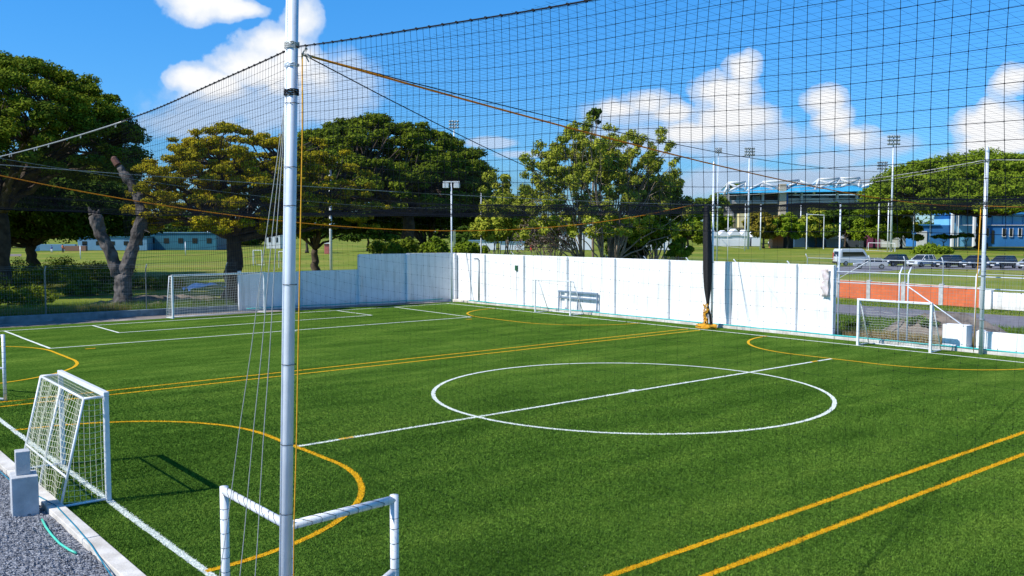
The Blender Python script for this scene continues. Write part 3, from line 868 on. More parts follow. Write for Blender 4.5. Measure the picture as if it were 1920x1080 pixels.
mesh_fence('wire_fence', (-6, 56.9), (23.6, 55.15), 0.3, 2.75, [2, 7.5, 13.0, 18.8, 24.2, 29.0], 0.13, 'tall wire mesh fence on the grey kerb wall behind the far left goal',
           toward=(0, -1, 0), cord=0.0028, pm=M_GALVD)
mesh_fence('wire_fence', (39.25, 23.15), (39.25, 1.0), 0.1, 3.1, [0.0, 3.1, 3.5, 6.4, 8.6, 11.6, 15, 19], 0.14, 'tall wire mesh fence behind the right goal at the end of the white wall',
           rails=(3.1, 2.6), toward=(1, 0, 0), cord=0.0026)
f3 = mesh_fence('wire_fence', (63.95, 40.2), (61.95, 26.0), 1.3, 2.9, [0, 2.87, 5.73, 8.6, 11.5, 14.3], 0.14, 'wire mesh fence standing on the orange brick wall',
                rails=(2.9,), toward=(-1, 0, 0), cord=0.003)
f4 = mesh_fence('wire_fence', (61.3, 25.6), (61.2, 6.0), 1.1, 3.0, [0, 3.2, 6.4, 9.6, 13, 16], 0.14, 'wire mesh fence on the far low white wall beyond the grey path',
                rails=(3.0, 2.2), toward=(-1, 0, 0), cord=0.003)
# lawn fence beyond the white wall: bent post tips show over it
mesh_fence('wire_fence', (50, 62), (46.5, 27.5), 0.0, 2.95, [3 + 4.1 * i for i in range(8)], 0.16, 'wire mesh fence on the lawn just behind the sunlit white wall',
           rails=(2.95,), toward=(-1.0, 0.5, 0), cord=0.003)
# braces of the right fence
MB().tube([(0, -3.5, 2.55), (0, -6.35, 0.75)], 0.026, 8).build('brace', M_GALV, [o for o in bpy.data.objects if o.get('label', '').startswith('tall wire mesh fence behind the right')][0], smooth=True)
MB().tube([Vector((0, 0, 0.3)) + Vector((-0.4, -2.8, 1.0)), Vector((-0.7, -5.6, 2.85))], 0.03, 8).build('brace', M_GALV, f3, smooth=True)

# ------------------------------------------------------------------ goals
def goal(label, p0, p1, back, h, dt, db, post=0.10, netm=None, cell=0.12, cord=0.003, mid=False, group='football goals around the pitch', netback=True, tw=0.05, foot=True):
    """p0,p1 foot points of the front posts; back = unit vector to the rear"""
    p0 = Vector((*p0, 0)); p1 = Vector((*p1, 0)); back = Vector((*back, 0)).normalized()
    th = thing('football_goal', label, 'football goal', p0, group=group)
    L = (p1 - p0).length; u = (p1 - p0).normalized()
    O = Vector((0, 0, 0)); Z = Vector((0, 0, 1))
    netm = netm or M_NETW
    for s in (0, L):
        bevel(MB().bar(u * s + Z * 0.008, u * s + Z * h, post, post * 0.9, up=back).build('post', M_WPAINT, th), 0.012)
    bevel(MB().bar(u * (-post / 2 - .003) + Z * (h + post * .45), u * (L + post / 2 + .003) + Z * (h + post * .45), post * 1.0, post * 0.9).build('crossbar', M_WPAINT, th), 0.012)
    zt = h
    for s in (0, L):
        fr = MB()
        fr.tube([u * s + Z * zt + back * .04, u * s + back * dt + Z * zt], tw / 2, 8)
        fr.tube([u * s + back * dt + Z * zt, u * s + back * db + Z * 0.035], tw / 2, 8)
        fr.tube([u * s + back * .04 + Z * 0.035, u * s + back * db + Z * 0.035], tw / 2, 8)
        fr.build('side_frame', M_WPAINT, th, smooth=True)
    fr = MB(); fr.tube([back * dt + Z * zt, u * L + back * dt + Z * zt], tw / 2, 8)
    fr.build('top_rail', M_WPAINT, th, smooth=True)
    fr = MB(); fr.tube([back * db + Z * 0.035, u * L + back * db + Z * 0.035], tw / 2, 8)
    fr.build('ground_rail', M_WPAINT, th, smooth=True)
    if mid:
        MB().tube([u * (L * .5) + back * dt + Z * zt, u * (L * .5) + back * db + Z * 0.035], tw / 2, 8).build('centre_brace', M_WPAINT, th, smooth=True)
        MB().tube([back * (dt + (db - dt) * .72) + Z * (zt * .28), u * (L) + back * (dt + (db - dt) * .72) + Z * (zt * .28)], tw / 2 * .9, 8).build('cross_brace', M_WPAINT, th, smooth=True)
    # net: a sagging sheet over the back, two sides and the top
    net = MB()
    nh = int(math.hypot(h, db - dt) / cell); nl = int(L / cell)

    def back_pt(s, t):      # t 0 top .. 1 ground
        p = u * s + back * (dt + (db - dt) * t) + Z * (zt * (1 - t) + 0.03 * t)
        bulge = math.sin(math.pi * t) * math.sin(math.pi * s / L) * 0.10 + 0.02 * math.sin(s * 9 + t * 5)
        return p + back * bulge - Z * (0.03 * abs(math.sin(s * math.pi / (L / 4))))
    Vt = [[list(back_pt(L * i / nl, j / 12)) for j in range(13)] for i in range(nl + 1)]
    Hz = [[list(back_pt(L * i / 24, j / nh)) for i in range(25)] for j in range(nh + 1)]
    net.lines(np.array(Vt), cord); net.lines(np.array(Hz), cord)
    for s in (0, L):
        nd = max(2, int(db / cell)); P = []
        for j in range(1, nd + 1):
            f = j / (nd + 0.5)
            # vertical cord at distance f*db from the post, up to the frame
            dd = f * db
            ztop = zt if dd <= dt else zt * (1 - (dd - dt) / max(1e-6, db - dt))
            P.append([list(u * s + back * dd + Z * (ztop + (0.035 - ztop) * k / 8) + u * (0.03 * math.sin(math.pi * k / 8))) for k in range(9)])
        if P: net.lines(np.array(P), cord)
        P = []
        for j in range(1, nh):
            z = zt * (1 - j / nh); w = dt + (db - dt) * (j / nh)
            P.append([list(u * s + back * (w * k / 6) + Z * (z - 0.03 * math.sin(math.pi * k / 6))) for k in range(7)])
        net.lines(np.array(P), cord)
    if dt > 0.1:
        P = [[list(u * (L * i / nl) + back * (dt * k / 3) + Z * (zt + .02 - 0.04 * math.sin(math.pi * k / 3))) for k in range(4)] for i in range(nl + 1)]
        net.lines(np.array(P), cord)
        P = [[list(u * (L * i / 24) + back * (dt * k / 4) + Z * (zt - 0.02)) for i in range(25)] for k in range(1, 4)]
        net.lines(np.array(P), cord)
    net.build('net', netm, th)
    return th


goal('white football goal on the near left touchline with a cream net, beside the gravel', (5.0, 17.65), (5.05, 21.0), (-1, 0), 1.95, 0.38, 0.82, netm=M_NETY, cell=0.10, cord=0.0036, mid=True)
goal('wide taller white football goal with a dark net by the far left trees', (18.55, 52.2), (24.2, 52.4), (-.15, 1), 2.42, 0.35, 0.75, netm=M_NETW, cell=0.15, cord=0.0048)
goal('white football goal standing against the sunlit white wall', (37.05, 42.0), (37.2, 39.05), (1, 0.0), 2.0, 0.25, 1.1, cell=0.14, cord=0.0018, post=0.08)
goal('white football goal at the right, in front of the wire fence', (37.15, 20.8), (37.15, 17.6), (1, 0), 1.98, 0.14, 0.95, cell=0.12, cord=0.0042)


def frame_cage(label, pts, h, rings=True, base=True, group='football goals around the pitch'):
    """white pipe frame: posts at pts, top bars between them, a bar half way up"""
    P = [Vector((*p, 0)) for p in pts]
    th = thing('goal_frame', label, 'goal frame', P[0], group=None)
    Z = Vector((0, 0, 1))

    def helix(a, b, r0, par):
        d = (b - a); L = d.length; d.normalize()
        up = Vector((1, 0, 0)) if abs(d.z) > .9 else Z
        e1 = d.cross(up).normalized(); e2 = d.cross(e1); pitch = .155; n = int(L / pitch * 12); pts = []
        for i in range(n + 1):
            # a cord that hugs the pipe in near-rings and steps along between them
            ph = i / 12; k = math.floor(ph); f = ph - k
            adv = (k + max(0.0, (f - .7) / .3)) * pitch + .02 * math.sin(k * 2.1)
            adv = min(max(adv, 0), L)
            pts.append(a + d * adv + (e1 * math.cos(2 * math.pi * ph) + e2 * math.sin(2 * math.pi * ph)) * r0)
        MB().tube(pts, 0.0026, 4).build('lacing', M_BLACKW, par)
    for p in P:
        q = p - P[0]
        po = MB().tube([q + Z * 0.02, q + Z * (h + .05)], 0.05, 12).build('post', M_WPAINT, th, smooth=True)
        if rings: helix(q + Z * .05, q + Z * (h - .05), .053, po)
    for a, b in zip(P, P[1:]):
        a = a - P[0]; b = b - P[0]
        po = MB().tube([a + Z * h, b + Z * h], 0.048, 12).build('crossbar', M_WPAINT, th, smooth=True)
        if rings: d = (b - a).normalized(); helix(a + Z * h + d * .08, b + Z * h - d * .08, .051, po)
    return th


def near(px, py, zz):
    """point at height zz seen at px,py"""
    return gat(px, py, zz)


a = near(420, 912, 2.0); b = near(541, 977, 2.0); c = near(739, 928, 2.0)
fc = frame_cage('white goal frame laced with black rings in the foreground around the steel pole', [(a.x, a.y), (b.x, b.y), (c.x, c.y)], 1.95)
q = Vector((c.x - a.x, c.y - a.y, 1.12)); q2 = Vector((b.x - a.x, b.y - a.y, 0.55))
MB().tube([q, q.lerp(q2, 0.9)], 0.045, 12).build('middle_bar', M_WPAINT, fc, smooth=True)
g0 = gat(10, 752); g1 = gat(-170, 735)
fc = frame_cage('white goal frame cut off by the left edge of the photo', [(g0.x, g0.y), (g1.x, g1.y)], 1.92, rings=True)
q = Vector((0, 0, 0.97)); q2 = Vector((g1.x - g0.x, g1.y - g0.y, 0.97))
MB().tube([q, q2], 0.03, 10).build('middle_bar', M_WPAINT, fc, smooth=True)
MB().tube([Vector((0, 0, .05)), q2 - Vector((0, 0, .92))], 0.04, 10).build('ground_rail', M_WPAINT, fc, smooth=True)

# ------------------------------------------------------------------ main pole
PB = gat(533, 1430); PB = Vector((PB.x, PB.y, 0.08))
PT = at(550, 0, 8.6)
axis = (PT - PB).normalized()


def on_pole(z): return PB + axis * ((z - PB.z) / axis.z)


mp = thing('net_pole', 'tall galvanised steel pole in the foreground that carries the netting', 'pole', PB)
MB().tube([Vector((0, 0, 0)), axis * 9.4], 0.050, 24).build('pole', M_GALV, mp, smooth=True)
MB().box((0, 0, 0.01), (0.3, 0.3, 0.03)).build('base_plate', M_GALVD, mp)
sd = -Rv * 0.062 + Fh * 0.01
MB().tube([sd + axis * 0.05, sd + axis * 9.3], 0.010, 10).build('side_pipe', M_GALV, mp, smooth=True)
for z in (1.6, 2.35, 3.0, 3.75, 4.5, 5.24, 5.6, 6.2):
    c = on_pole(z) - PB
    rr = [c + (Rv * math.cos(k * math.pi / 10) * 1.15 + Fh * math.sin(k * math.pi / 10)) * 0.056 + Vector((0, 0, -.004 + .002 * (k % 3))) for k in range(21)]
    MB().tube(rr, 0.0028, 5, cap=False).build('wire_tie', M_BLACKW, mp)
for z, m_, k_ in ((6.72, M_ROPEG, 4), (6.55, M_GALV, 2), (6.28, M_BLACKW, 4), (7.3, M_GALV, 1)):
    mbb = MB()
    for j in range(k_):
        c = on_pole(z + j * 0.014) - PB
        mbb.tube([c + (Rv * math.cos(k * math.pi / 10) * 1.15 - Rv * .008 / .062 + Fh * math.sin(k * math.pi / 10)) * 0.057 + Vector((0, 0, random.uniform(-.008, .008))) for k in range(21)], 0.006, 6, cap=False)
    mbb.build('rope_wrap', m_, mp)

# guy ropes beside the pole
top = on_pole(6.28) - Rv * 0.06
for (gx_, gy_), lb in (((3.78, 9.85), 'leftmost grey guy rope running from the foreground pole to the ground'),
                       ((3.74, 9.15), 'middle grey guy rope running from the foreground pole to the ground'),
                       ((3.74, 8.7), 'grey guy rope closest to the foreground pole on its left')):
    e = Vector((gx_, gy_, 0.05)); pts = [top.lerp(e, i / 20) + Vector((0.02 * math.sin(i), 0, 0)) * 0.2 for i in range(21)]
    rope('guy_rope', pts, 0.0045, M_ROPEG, lb, 'rope', 'guy ropes of the foreground pole')
# ------------------------------------------------------------------ near nets
ZT = 6.70


def netX(y):
    t = 7.95 - y
    return 4.02 + 0.035 * max(t, 0) if t > 0 else 4.0 - 0.01 * (-t)


CELL = 0.083


def right_top(t): return ZT - 0.088 * t + 0.006 * t * t


def build_net(name, y0, y1, ncol, rows0, rows1, topf, label, cord, knot, wob=0.02, seed=1):
    r = np.random.default_rng(seed)
    ts = np.linspace(0, abs(y1 - y0), ncol + 1); sg = np.sign(y1 - y0)
    ph = r.uniform(0, 6, 4)

    def S(t, row):
        z = topf(t) - row * CELL
        z = z - 0.012 * np.sin(t * 2.3 + ph[0] + row * 0.2) * np.minimum(1, row / 5)
        xx = 4.0 + (0.045 * t if sg < 0 else -0.008 * t) + wob * np.sin(t * 1.7 + row * 0.11 + ph[1]) + wob * .6 * np.sin(row * 0.35 + t * 0.6 + ph[2])
        yy = y0 + sg * t + wob * .35 * np.sin(row * 0.4 + t * 3.1 + ph[3])
        return np.stack(np.broadcast_arrays(xx, yy, z), -1)
    return ts, S


def net_object(name, label, y0, y1, ncol, nrows, topf, lower_from, seed, wob=0.02, c_hi=0.0017, c_lo=0.0004, to_ground=True):
    ts, S = build_net(name, y0, y1, ncol, 0, nrows, topf, label, 0, 0, wob, seed)
    th = thing(name, label, 'netting', (4.0, y0, 0))
    off = np.array([4.0, y0, 0])
    hi = MB()
    rows = np.arange(0, lower_from + 1)
    hi.lines(np.stack([S(ts, rw) for rw in rows]) - off, c_hi)
    rr = np.arange(0, lower_from + 1).astype(float)
    P = np.stack([S(np.full(len(rr), t), rr) for t in ts]) - off
    hi.lines(P, c_hi)
    hi.knots(P.reshape(-1, 3), 0.0048)
    hi.build('upper_mesh', M_NET, th)
    if to_ground:
        lo = MB()
        rows = np.arange(lower_from + 1, nrows + 1)
        lo.lines(np.stack([S(ts, rw) for rw in rows]) - off, c_lo)
        rr = np.arange(lower_from, nrows + 1).astype(float)
        P = np.stack([S(np.full(len(rr), t), rr) for t in ts]) - off
        lo.lines(P, c_lo)
        lo.knots(P[:, 1:].reshape(-1, 3), 0.0030)
        lo.build('lower_mesh', M_NET, th)
    cord = MB()
    tp = [tuple(S(np.array(t), 0) - off) for t in ts[::2]]
    cord.tube([Vector(p) + Vector((0, 0, 0.01)) for p in tp], 0.006, 6)
    # whipping that ties the mesh to the border rope
    for t in ts[::2]:
        p = Vector(S(np.array(t), 0) - off) + Vector((0, 0, .01))
        cord.tube([p + Vector((0, -.012, -.004)), p + Vector((0.0, .012, .006))], 0.009, 5)
    cord.build('border_rope', M_BLACKW, th)
    return th


net_object('perimeter_net', 'black square mesh net hanging right of the foreground pole', 7.9, -1.6, 120, 80, right_top, 17, 3)
net_object('perimeter_net', 'black square mesh net stretched left of the foreground pole', 8.05, 12.9, 80, 25, lambda t: ZT - 0.075 * t + 0.0055 * t * t, 25, 9, wob=0.012, c_hi=0.0015, to_ground=False)

LP = Vector((4.0, 29.5, 0))           # next pole of the near side, out of frame to the left
e0 = Vector((3.965, 12.75, 6.47))
rope('cable', sagline(e0, (4.0, 29.5, 6.75), 0.12), 0.010, M_CABLE, 'pale steel cable that carries on left from the end of the near net', 'cable')
cl = MB()
for i in range(9):
    f = random.choice([0.02, 0.12, 0.2, 0.24, 0.27, 0.3, 0.42]) + random.uniform(-.01, .01); p = e0.lerp(Vector((4, 29.5, 6.75)), f) - Vector((0, 0, .12 * 4 * f * (1 - f)))
    cl.tube([p + Vector((0, .02 * math.cos(k), .03 * math.sin(k) - .02)) for k in range(8)], 0.007, 5)
tag(cl.build('curtain_ring', M_CABLE), 'loose rings and knots on the pale cable in front of the left tree', 'rings', None)

# ceiling net
def ceil_z(X, Y):
    u = (X - 4.0) / 34.6
    zn = 6.52; zf = 6.30 + 0.55 * np.clip((Y - 30) / 22, 0, 1)
    return zn + (zf - zn) * u - 4 * 0.78 * u * (1 - u) + 0.05 * np.sin(Y * 0.9) * np.sin(u * 3.14) + 0.03 * np.sin(X * 0.7 + Y * .35)


cn = MB()
ys = np.arange(-3.0, 52.6, 0.115); xs = np.linspace(4.05, 38.5, 50)
Xg, Yg = np.meshgrid(xs, ys)
cn.lines(np.stack([Xg, Yg + 0.02 * np.sin(Xg * 2.0), ceil_z(Xg, Yg)], -1), 0.00075)
xs = np.arange(4.1, 38.5, 0.115); ys = np.linspace(-3, 52.5, 50)
Yg, Xg = np.meshgrid(ys, xs)
cn.lines(np.stack([Xg, Yg, ceil_z(Xg, Yg)], -1), 0.0007)
cnt = thing('ceiling_net', 'fine black net sagging overhead across the whole pitch', 'netting', (4, -3, 6))
cn.build('mesh', M_NET, cnt, loc=None).location = (-4, 3, -6)
hm = MB()
hp = [Vector((38.45, y_, float(ceil_z(38.45, y_)) - .02 + .05 * math.sin(y_ * 1.1))) for y_ in np.arange(-3, 52.6, .9)] + [Vector((x_, 52.55, float(ceil_z(x_, 52.5)) + .04 * math.sin(x_))) for x_ in np.arange(38, 3.5, -.9)]
hm.tube([p_ - Vector((4, -3, 6)) for p_ in hp], [0.035 + .012 * math.sin(i * 1.7) for i in range(len(hp))], 7)
hm.build('gathered_hem', M_NET, cnt, smooth=True)

# ------------------------------------------------------------------ far poles and cables
def plain_pole(name, label, p, h, r, m=None, capped=True, group=None, cat='pole', tiers=None):
    th = thing(name, label, cat, (p[0], p[1], 0), group=group)
    MB().tube([(0, 0, 0), (0, 0, h)], [r, r * .9], 12).build('shaft', m or M_GALV, th, smooth=True)
    if capped: MB().lathe([(r * 1.0, 0), (r * .98, r), (r * .2, r * 3)], (0, 0, h), 10).build('cap', m or M_GALV, th)
    if tiers:
        for z in tiers: MB().lathe([(r * 1.25, -.03), (r * 1.3, 0), (r * 1.25, .03)], (0, 0, z), 10).build('clamp', M_GALVD, th)
    return th


RP = Vector((38.35, 16.1, 0)); DP = Vector((38.0, 29.35, 0)); CP = Vector((37.75, 51.6, 0))
plain_pole('net_pole', 'tall galvanised net pole at the right beside the low white wall', RP, 8.15, 0.085, tiers=(7.8, 6.1, 3.2, 1.4))
plain_pole('net_pole', 'galvanised net pole beside the bundled black curtain', DP, 8.35, 0.06, M_GALV, tiers=(6.3, 3.4))
plain_pole('net_pole', 'slim steel pole at the open end of the sunlit white wall', (39.35, 23.05), 6.2, 0.04)
cp = plain_pole('floodlight_pole', 'steel pole with two white floodlights at the far corner of the pitch', CP, 8.35, 0.06, capped=False, cat='floodlight')
bevel(MB().box((0, 0, 8.4), (1.15, 0.10, 0.08), YAW - R(90)).build('bracket', M_WPAINT, cp), 0.01)
for s in (-.38, .38):
    v = Rv * s
    bevel(MB().box(v + Vector((0, 0, 8.15)), (0.42, 0.24, 0.36), YAW - R(90)).build('lamp', M_WPAINT, cp), 0.03)
    MB().box(v - Fh * 0.13 + Vector((0, 0, 8.12)), (0.34, 0.02, 0.26), YAW - R(90)).build('lens', M_LAMPW, cp)

AT = on_pole(6.66) + Rv * 0.09
rope('rope', sagline(AT, RP + Vector((-.1, 0, 6.0)), 0.42), 0.0115, M_ROPEO, 'thick orange rope sloping from the foreground pole to the right pole', 'rope')
rope('rope', sagline(RP + Vector((-.1, 0, 6.0)), (38.3, -4, 6.3), 0.35), 0.014, M_ROPEO, 'orange rope running off to the right from the right pole', 'rope')
rope('rope', sagline(LP + Vector((0, 0, 6.92)), DP + Vector((-1.4, 0, 6.35)), 1.62), 0.016, M_ROPEO, 'orange rope sagging low across the middle of the pitch', 'rope')
rope('cable', sagline(LP + Vector((0, 0, 6.95)), DP + Vector((0, 0, 6.32)), 0.2), 0.013, M_CABLE, 'grey cable crossing the pitch above the sagging orange rope', 'cable')
rope('cable', sagline(LP + Vector((0, 0, 7.3)), CP + Vector((0, 0, 6.6)), 0.5), 0.006, M_CABLE, 'thin grey cable running to the floodlight pole at the far corner', 'cable')
rope('cable', sagline(AT, RP + Vector((0, 0, 7.82)), 0.75), 0.006, M_BLACKW, 'thin dark wire from the foreground pole to the top of the right pole', 'wire')
rope('cable', sagline(AT, DP + Vector((0, 0, 6.3)), 0.85), 0.006, M_BLACKW, 'thin dark wire sloping from the foreground pole towards the bundled curtain', 'wire')
for i, (z, r_) in enumerate(((7.85, .018), (7.78, .012))):
    rope('cable', sagline(RP + Vector((0, 0, z)), DP + Vector((0, 0, z - .9 - .1 * i)), 0.25 + .05 * i), r_, M_CABLE,
         ('upper' if i == 0 else 'lower') + ' of two pale cables between the right pole and the curtain pole', 'cable')
rope('cable', sagline(RP + Vector((0, 0, 7.85)), (38.3, -4, 7.6), 0.3), 0.016, M_CABLE, 'pale cable running off to the right from the right pole', 'cable')
rope('rope', [AT + Vector((0, 0, -.01)), at(567, 250, 8.5), at(561, 560, 8.5), at(556, 830, 8.5), at(551, 1000, 8.5), gat(548, 1400, .1)], 0.007, M_ROPEY,
     'yellow rope hanging straight down beside the foreground pole', 'rope')
kn = MB()
for i in range(7):
    d = (Rv * random.uniform(.2, 1) + Vector((0, 0, random.uniform(-.8, .9))) + Fh * random.uniform(-.5, .5)) * 0.09
    kn.tube([AT + d * .1, AT + d * .6 + Vector((0, 0, .02)), AT + d], 0.007, 5)
tag(kn.build('rope_knot', M_ROPEG), 'frayed knot tying the net corner to the foreground pole', 'knot')
rope('rope', [RP + Vector((-.14, .12, 5.95)), RP + Vector((-.17, .16, 3)), RP + Vector((-.2, .2, .1))], 0.016, M_ROPEY, 'yellow rope hanging down beside the right pole', 'rope')

# bundled curtain net with yellow rope
cu = thing('curtain_net', 'bundled black curtain net hanging in front of the sunlit white wall', 'netting', DP + Vector((-.25, .25, 0)))
V = []; n = 22
zs = [6.25, 5.9, 5.4, 4.7, 4.0, 3.3, 2.7, 2.2, 1.8, 1.45, 1.2]
rs = [.09, .15, .18, .19, .20, .205, .195, .17, .13, .085, .06]
mbb = MB(); F = []
for i, (z, r_) in enumerate(zip(zs, rs)):
    for k in range(n):
        t = 2 * math.pi * k / n
        rr = r_ * (1 + 0.22 * math.sin(5 * t + i * .15) + 0.1 * math.sin(11 * t + i * .4))
        V.append((rr * math.cos(t) * .95 + 0.03 * i / 3, rr * math.sin(t) - 0.012 * i, z))
for i in range(len(zs) - 1):
    for k in range(n):
        F.append((i * n + k, (i + 1) * n + k, (i + 1) * n + (k + 1) % n, i * n + (k + 1) % n))
F.append(tuple(range(n))); F.append(tuple((len(zs) - 1) * n + k for k in range(n - 1, -1, -1)))
mbb.add(V, F)
mbb.build('bundle', mat('black_fabric_net', (0.02, 0.021, 0.024), (0.007, 0.007, 0.009), 0.8, scale=9, detail=8, bump=0.8, bscale=40), cu, smooth=True)
lo = MB()
for i in range(10):
    a0 = i * .63
    lo.tube([(0.1, -.12, 1.25), (0.1 + .1 * math.cos(a0), -.12 + .1 * math.sin(a0), .8), (0.1 + .17 * math.cos(a0), -.12 + .2 * math.sin(a0), .3), (0.1 + .22 * math.cos(a0), -.12 + .3 * math.sin(a0), .02)], 0.03, 5)
lo.build('skirt', mat('black_fabric_net', (0, 0, 0)), cu)
yr = MB()
for i in range(7):
    p = []
    for k in range(9):
        p.append((0.0 + random.uniform(-.12, .08) - .1, -.15 + random.uniform(-.16, .16), 1.25 - k * .14 + random.uniform(-.05, .05)))
    yr.tube(p, 0.02, 5)
yr.build('rope_tail', M_ROPEY, cu)
yr = MB()
for i in range(9):
    a0 = random.uniform(0, 6)
    yr.tube([(-.1 + (.18 + .2 * random.random()) * math.cos(a0 + k * .7), -.2 + (.25 + .45 * random.random()) * math.sin(a0 + k * .7), 0.05 + .02 * i) for k in range(9)], 0.028, 5)
yr.build('rope_coil', M_ROPEY, cu)


# ------------------------------------------------------------------ trees
def leaf_mesh(centres, radii, zr, n, size, seed, up=0.5, aspect=0.5, shell=0.45):
    r = np.random.default_rng(seed)
    centres = np.asarray(centres, float); radii = np.asarray(radii, float)
    w = radii ** 2; w = w / w.sum()
    ci = r.choice(len(centres), n, p=w)
    d = r.normal(size=(n, 3)); d /= np.linalg.norm(d, axis=1, keepdims=True)
    rad = r.random(n) ** shell
    lump = 1 + 0.18 * np.sin(d[:, 0] * 7 + ci) * np.sin(d[:, 1] * 6 + ci * 2)
    P = centres[ci] + d * (rad * lump)[:, None] * np.stack([radii[ci], radii[ci], radii[ci] * zr], -1)
    N = d * 0.7 + r.normal(size=(n, 3)) * 0.55 + np.array([0, 0, up])
    N /= np.linalg.norm(N, axis=1, keepdims=True)
    A = np.cross(N, r.normal(size=(n, 3))); A /= np.linalg.norm(A, axis=1, keepdims=True); B = np.cross(N, A)
    s = size * r.uniform(0.55, 1.35, n)[:, None]
    V = np.stack([P - A * s, P - B * s * aspect, P + A * s, P + B * s * aspect], 1).reshape(-1, 3)
    return V, np.arange(4 * n).reshape(n, 4)


def tree(label, base, fork_z, cz, rx, rz, trunk_r, leafm, barkm, seed, npads=70, nleaf=40000, leaf=0.16, pad=0.2, padz=0.45, flat=0.25, stems=1, name='tree',
         cx=0.0, cy=0.0, limbs=16, inner=0.25, cat='tree', group=None, low=-0.15, lean=(0, 0), up=0.5, ry=None, irr=0.0, fmin=0.78, sep=0.38):
    r = random.Random(seed)
    base = Vector((base[0], base[1], 0)); ry = ry or rx
    th = thing(name, label, cat, base, group=group)
    pads = []; pr = []
    k = 0
    while len(pads) < npads and k < 5000:
        k += 1
        a = r.uniform(0, 2 * math.pi); s = r.uniform(low, 1.0)
        cr = math.sqrt(max(0, 1 - s * s)) if s > 0 else 1.0
        f = r.uniform(fmin, 1.0) if r.random() > inner else r.uniform(0.25, 0.75)
        f *= 1 + (0.10 * math.sin(3 * a + seed) + 0.06 * math.sin(5 * a + 2 * seed)) * (1 if fmin < .85 else .45) + r.uniform(-irr, irr)
        p = Vector((cx + rx * cr * f * math.cos(a), cy + ry * cr * f * math.sin(a), cz + rz * s * (f if s > 0 else 1) + r.uniform(-.06, .06) * rz * (1 if fmin < .85 else .4)))
        q = rx * pad * r.uniform(0.6, 1.3)
        if any((p - o_).length < (q + w_) * sep for o_, w_ in zip(pads, pr)): continue
        pads.append(p); pr.append(q)
    # trunk and limbs
    tb = MB()
    forks = []
    for s in range(stems):
        a = 2 * math.pi * s / max(1, stems) + r.uniform(0, 1)
        off = Vector((math.cos(a), math.sin(a), 0)) * (trunk_r * 1.1 if stems > 1 else 0)
        topp = Vector((lean[0], lean[1], fork_z)) + (Vector((math.cos(a), math.sin(a), 0)) * rx * 0.22 if stems > 1 else Vector((0, 0, 0)))
        pts = []
        for i in range(8):
            f = i / 7
            pts.append(off.lerp(topp, f) + Vector((r.uniform(-1, 1), r.uniform(-1, 1), 0)) * trunk_r * (0.35 if 0 < i < 7 else 0))
        rad = [trunk_r * (1.55 if i == 0 else 1.15 if i == 1 else 1.0 - 0.35 * i / 7) for i in range(8)]
        if stems > 1: rad = [x * 0.6 for x in rad]
        tb.tube(pts, rad, 10); forks.append((pts[-1], rad[-1]))
    tb.build('trunk', barkm, th, smooth=True)
    br = MB()
    order = sorted(range(len(pads)), key=lambda i: -pads[i].z * .2 - (pads[i] - Vector((cx, cy, cz))).length + r.uniform(0, rx * .6))
    main = order[:limbs]; paths = []
    for i in main:
        fp, fr = min(forks, key=lambda q: (q[0] - pads[i]).length)
        P2 = pads[i] - Vector((0, 0, pr[i] * padz * 0.4))
        d = P2 - fp
        c1 = fp + Vector((d.x * .25, d.y * .25, d.z * .45)); c2 = fp + Vector((d.x * .65, d.y * .65, d.z * .85))
        pts = []
        for k in range(9):
            t = k / 8
            p = fp * (1 - t) ** 3 + c1 * 3 * t * (1 - t) ** 2 + c2 * 3 * t * t * (1 - t) + P2 * t ** 3
            pts.append(p + Vector((r.uniform(-1, 1), r.uniform(-1, 1), r.uniform(-1, 1))) * 0.025 * d.length * (1 if 0 < k < 8 else 0))
        rad = [max(0.02, fr * (0.55 - 0.47 * k / 8)) for k in range(9)]
        br.tube(pts, rad, 6); paths.append((pts, rad))
    for i in order[limbs:]:
        best = None
        for pts, rad in paths:
            for k in (2, 3, 4, 5, 6):
                dd = (pts[k] - pads[i]).length
                if best is None or dd < best[0]: best = (dd, pts[k], rad[k])
        if best is None: continue
        a_, b_ = best[1], pads[i]
        mid = a_.lerp(b_, .5) + Vector((r.uniform(-1, 1), r.uniform(-1, 1), r.uniform(-.6, .6))) * best[0] * .1
        br.tube([a_, mid, b_], [best[2] * .6, best[2] * .45, best[2] * .2 + .008], 5)
    for i in range(len(pads)):       # twigs inside each pad
        for k in range(4):
            d = Vector((r.gauss(0, 1), r.gauss(0, 1), r.gauss(0.2, .5))).normalized() * pr[i] * .9
            d.z *= padz
            br.tube([pads[i], pads[i] + d], [0.02 + .0012 * rx, 0.008], 4)
    if paths: br.build('branches', barkm, th, smooth=True)
    lm = MB(); lm.chunk(*leaf_mesh([tuple(p) for p in pads], pr, padz, nleaf, leaf, seed, up=up))
    lm.build('foliage', leafm, th)
    return th


def px_tree(label, px, d, top_py, half_px, bottom_py, **kw):
    """tree whose crown spans 2*half_px round px, from top_py to bottom_py, at distance d"""
    p = at(px, 433, d); top = CAM_H + (433 - top_py) * d / FPX; bot = CAM_H + (433 - bottom_py) * d / FPX
    rx = half_px * d / FPX
    low = kw.pop('low', -0.15)
    pad = kw.get('pad', .2); padz = kw.get('padz', .45)
    top2 = top - rx * pad * padz * .9
    rz = (top2 - bot) / (1 - low); cz = bot - low * rz
    bp = kw.pop('base', None) or (p.x, p.y)
    cx, cy = p.x - bp[0], p.y - bp[1]
    return tree(label, bp, kw.pop('fork', max(1.5, bot * .75)), cz, rx * (1 - pad * .6), rz, kw.pop('tr', 0.5), cx=cx, cy=cy, low=low, **kw)


def gp(px, py):
    p = gat(px, py); return (p.x, p.y)


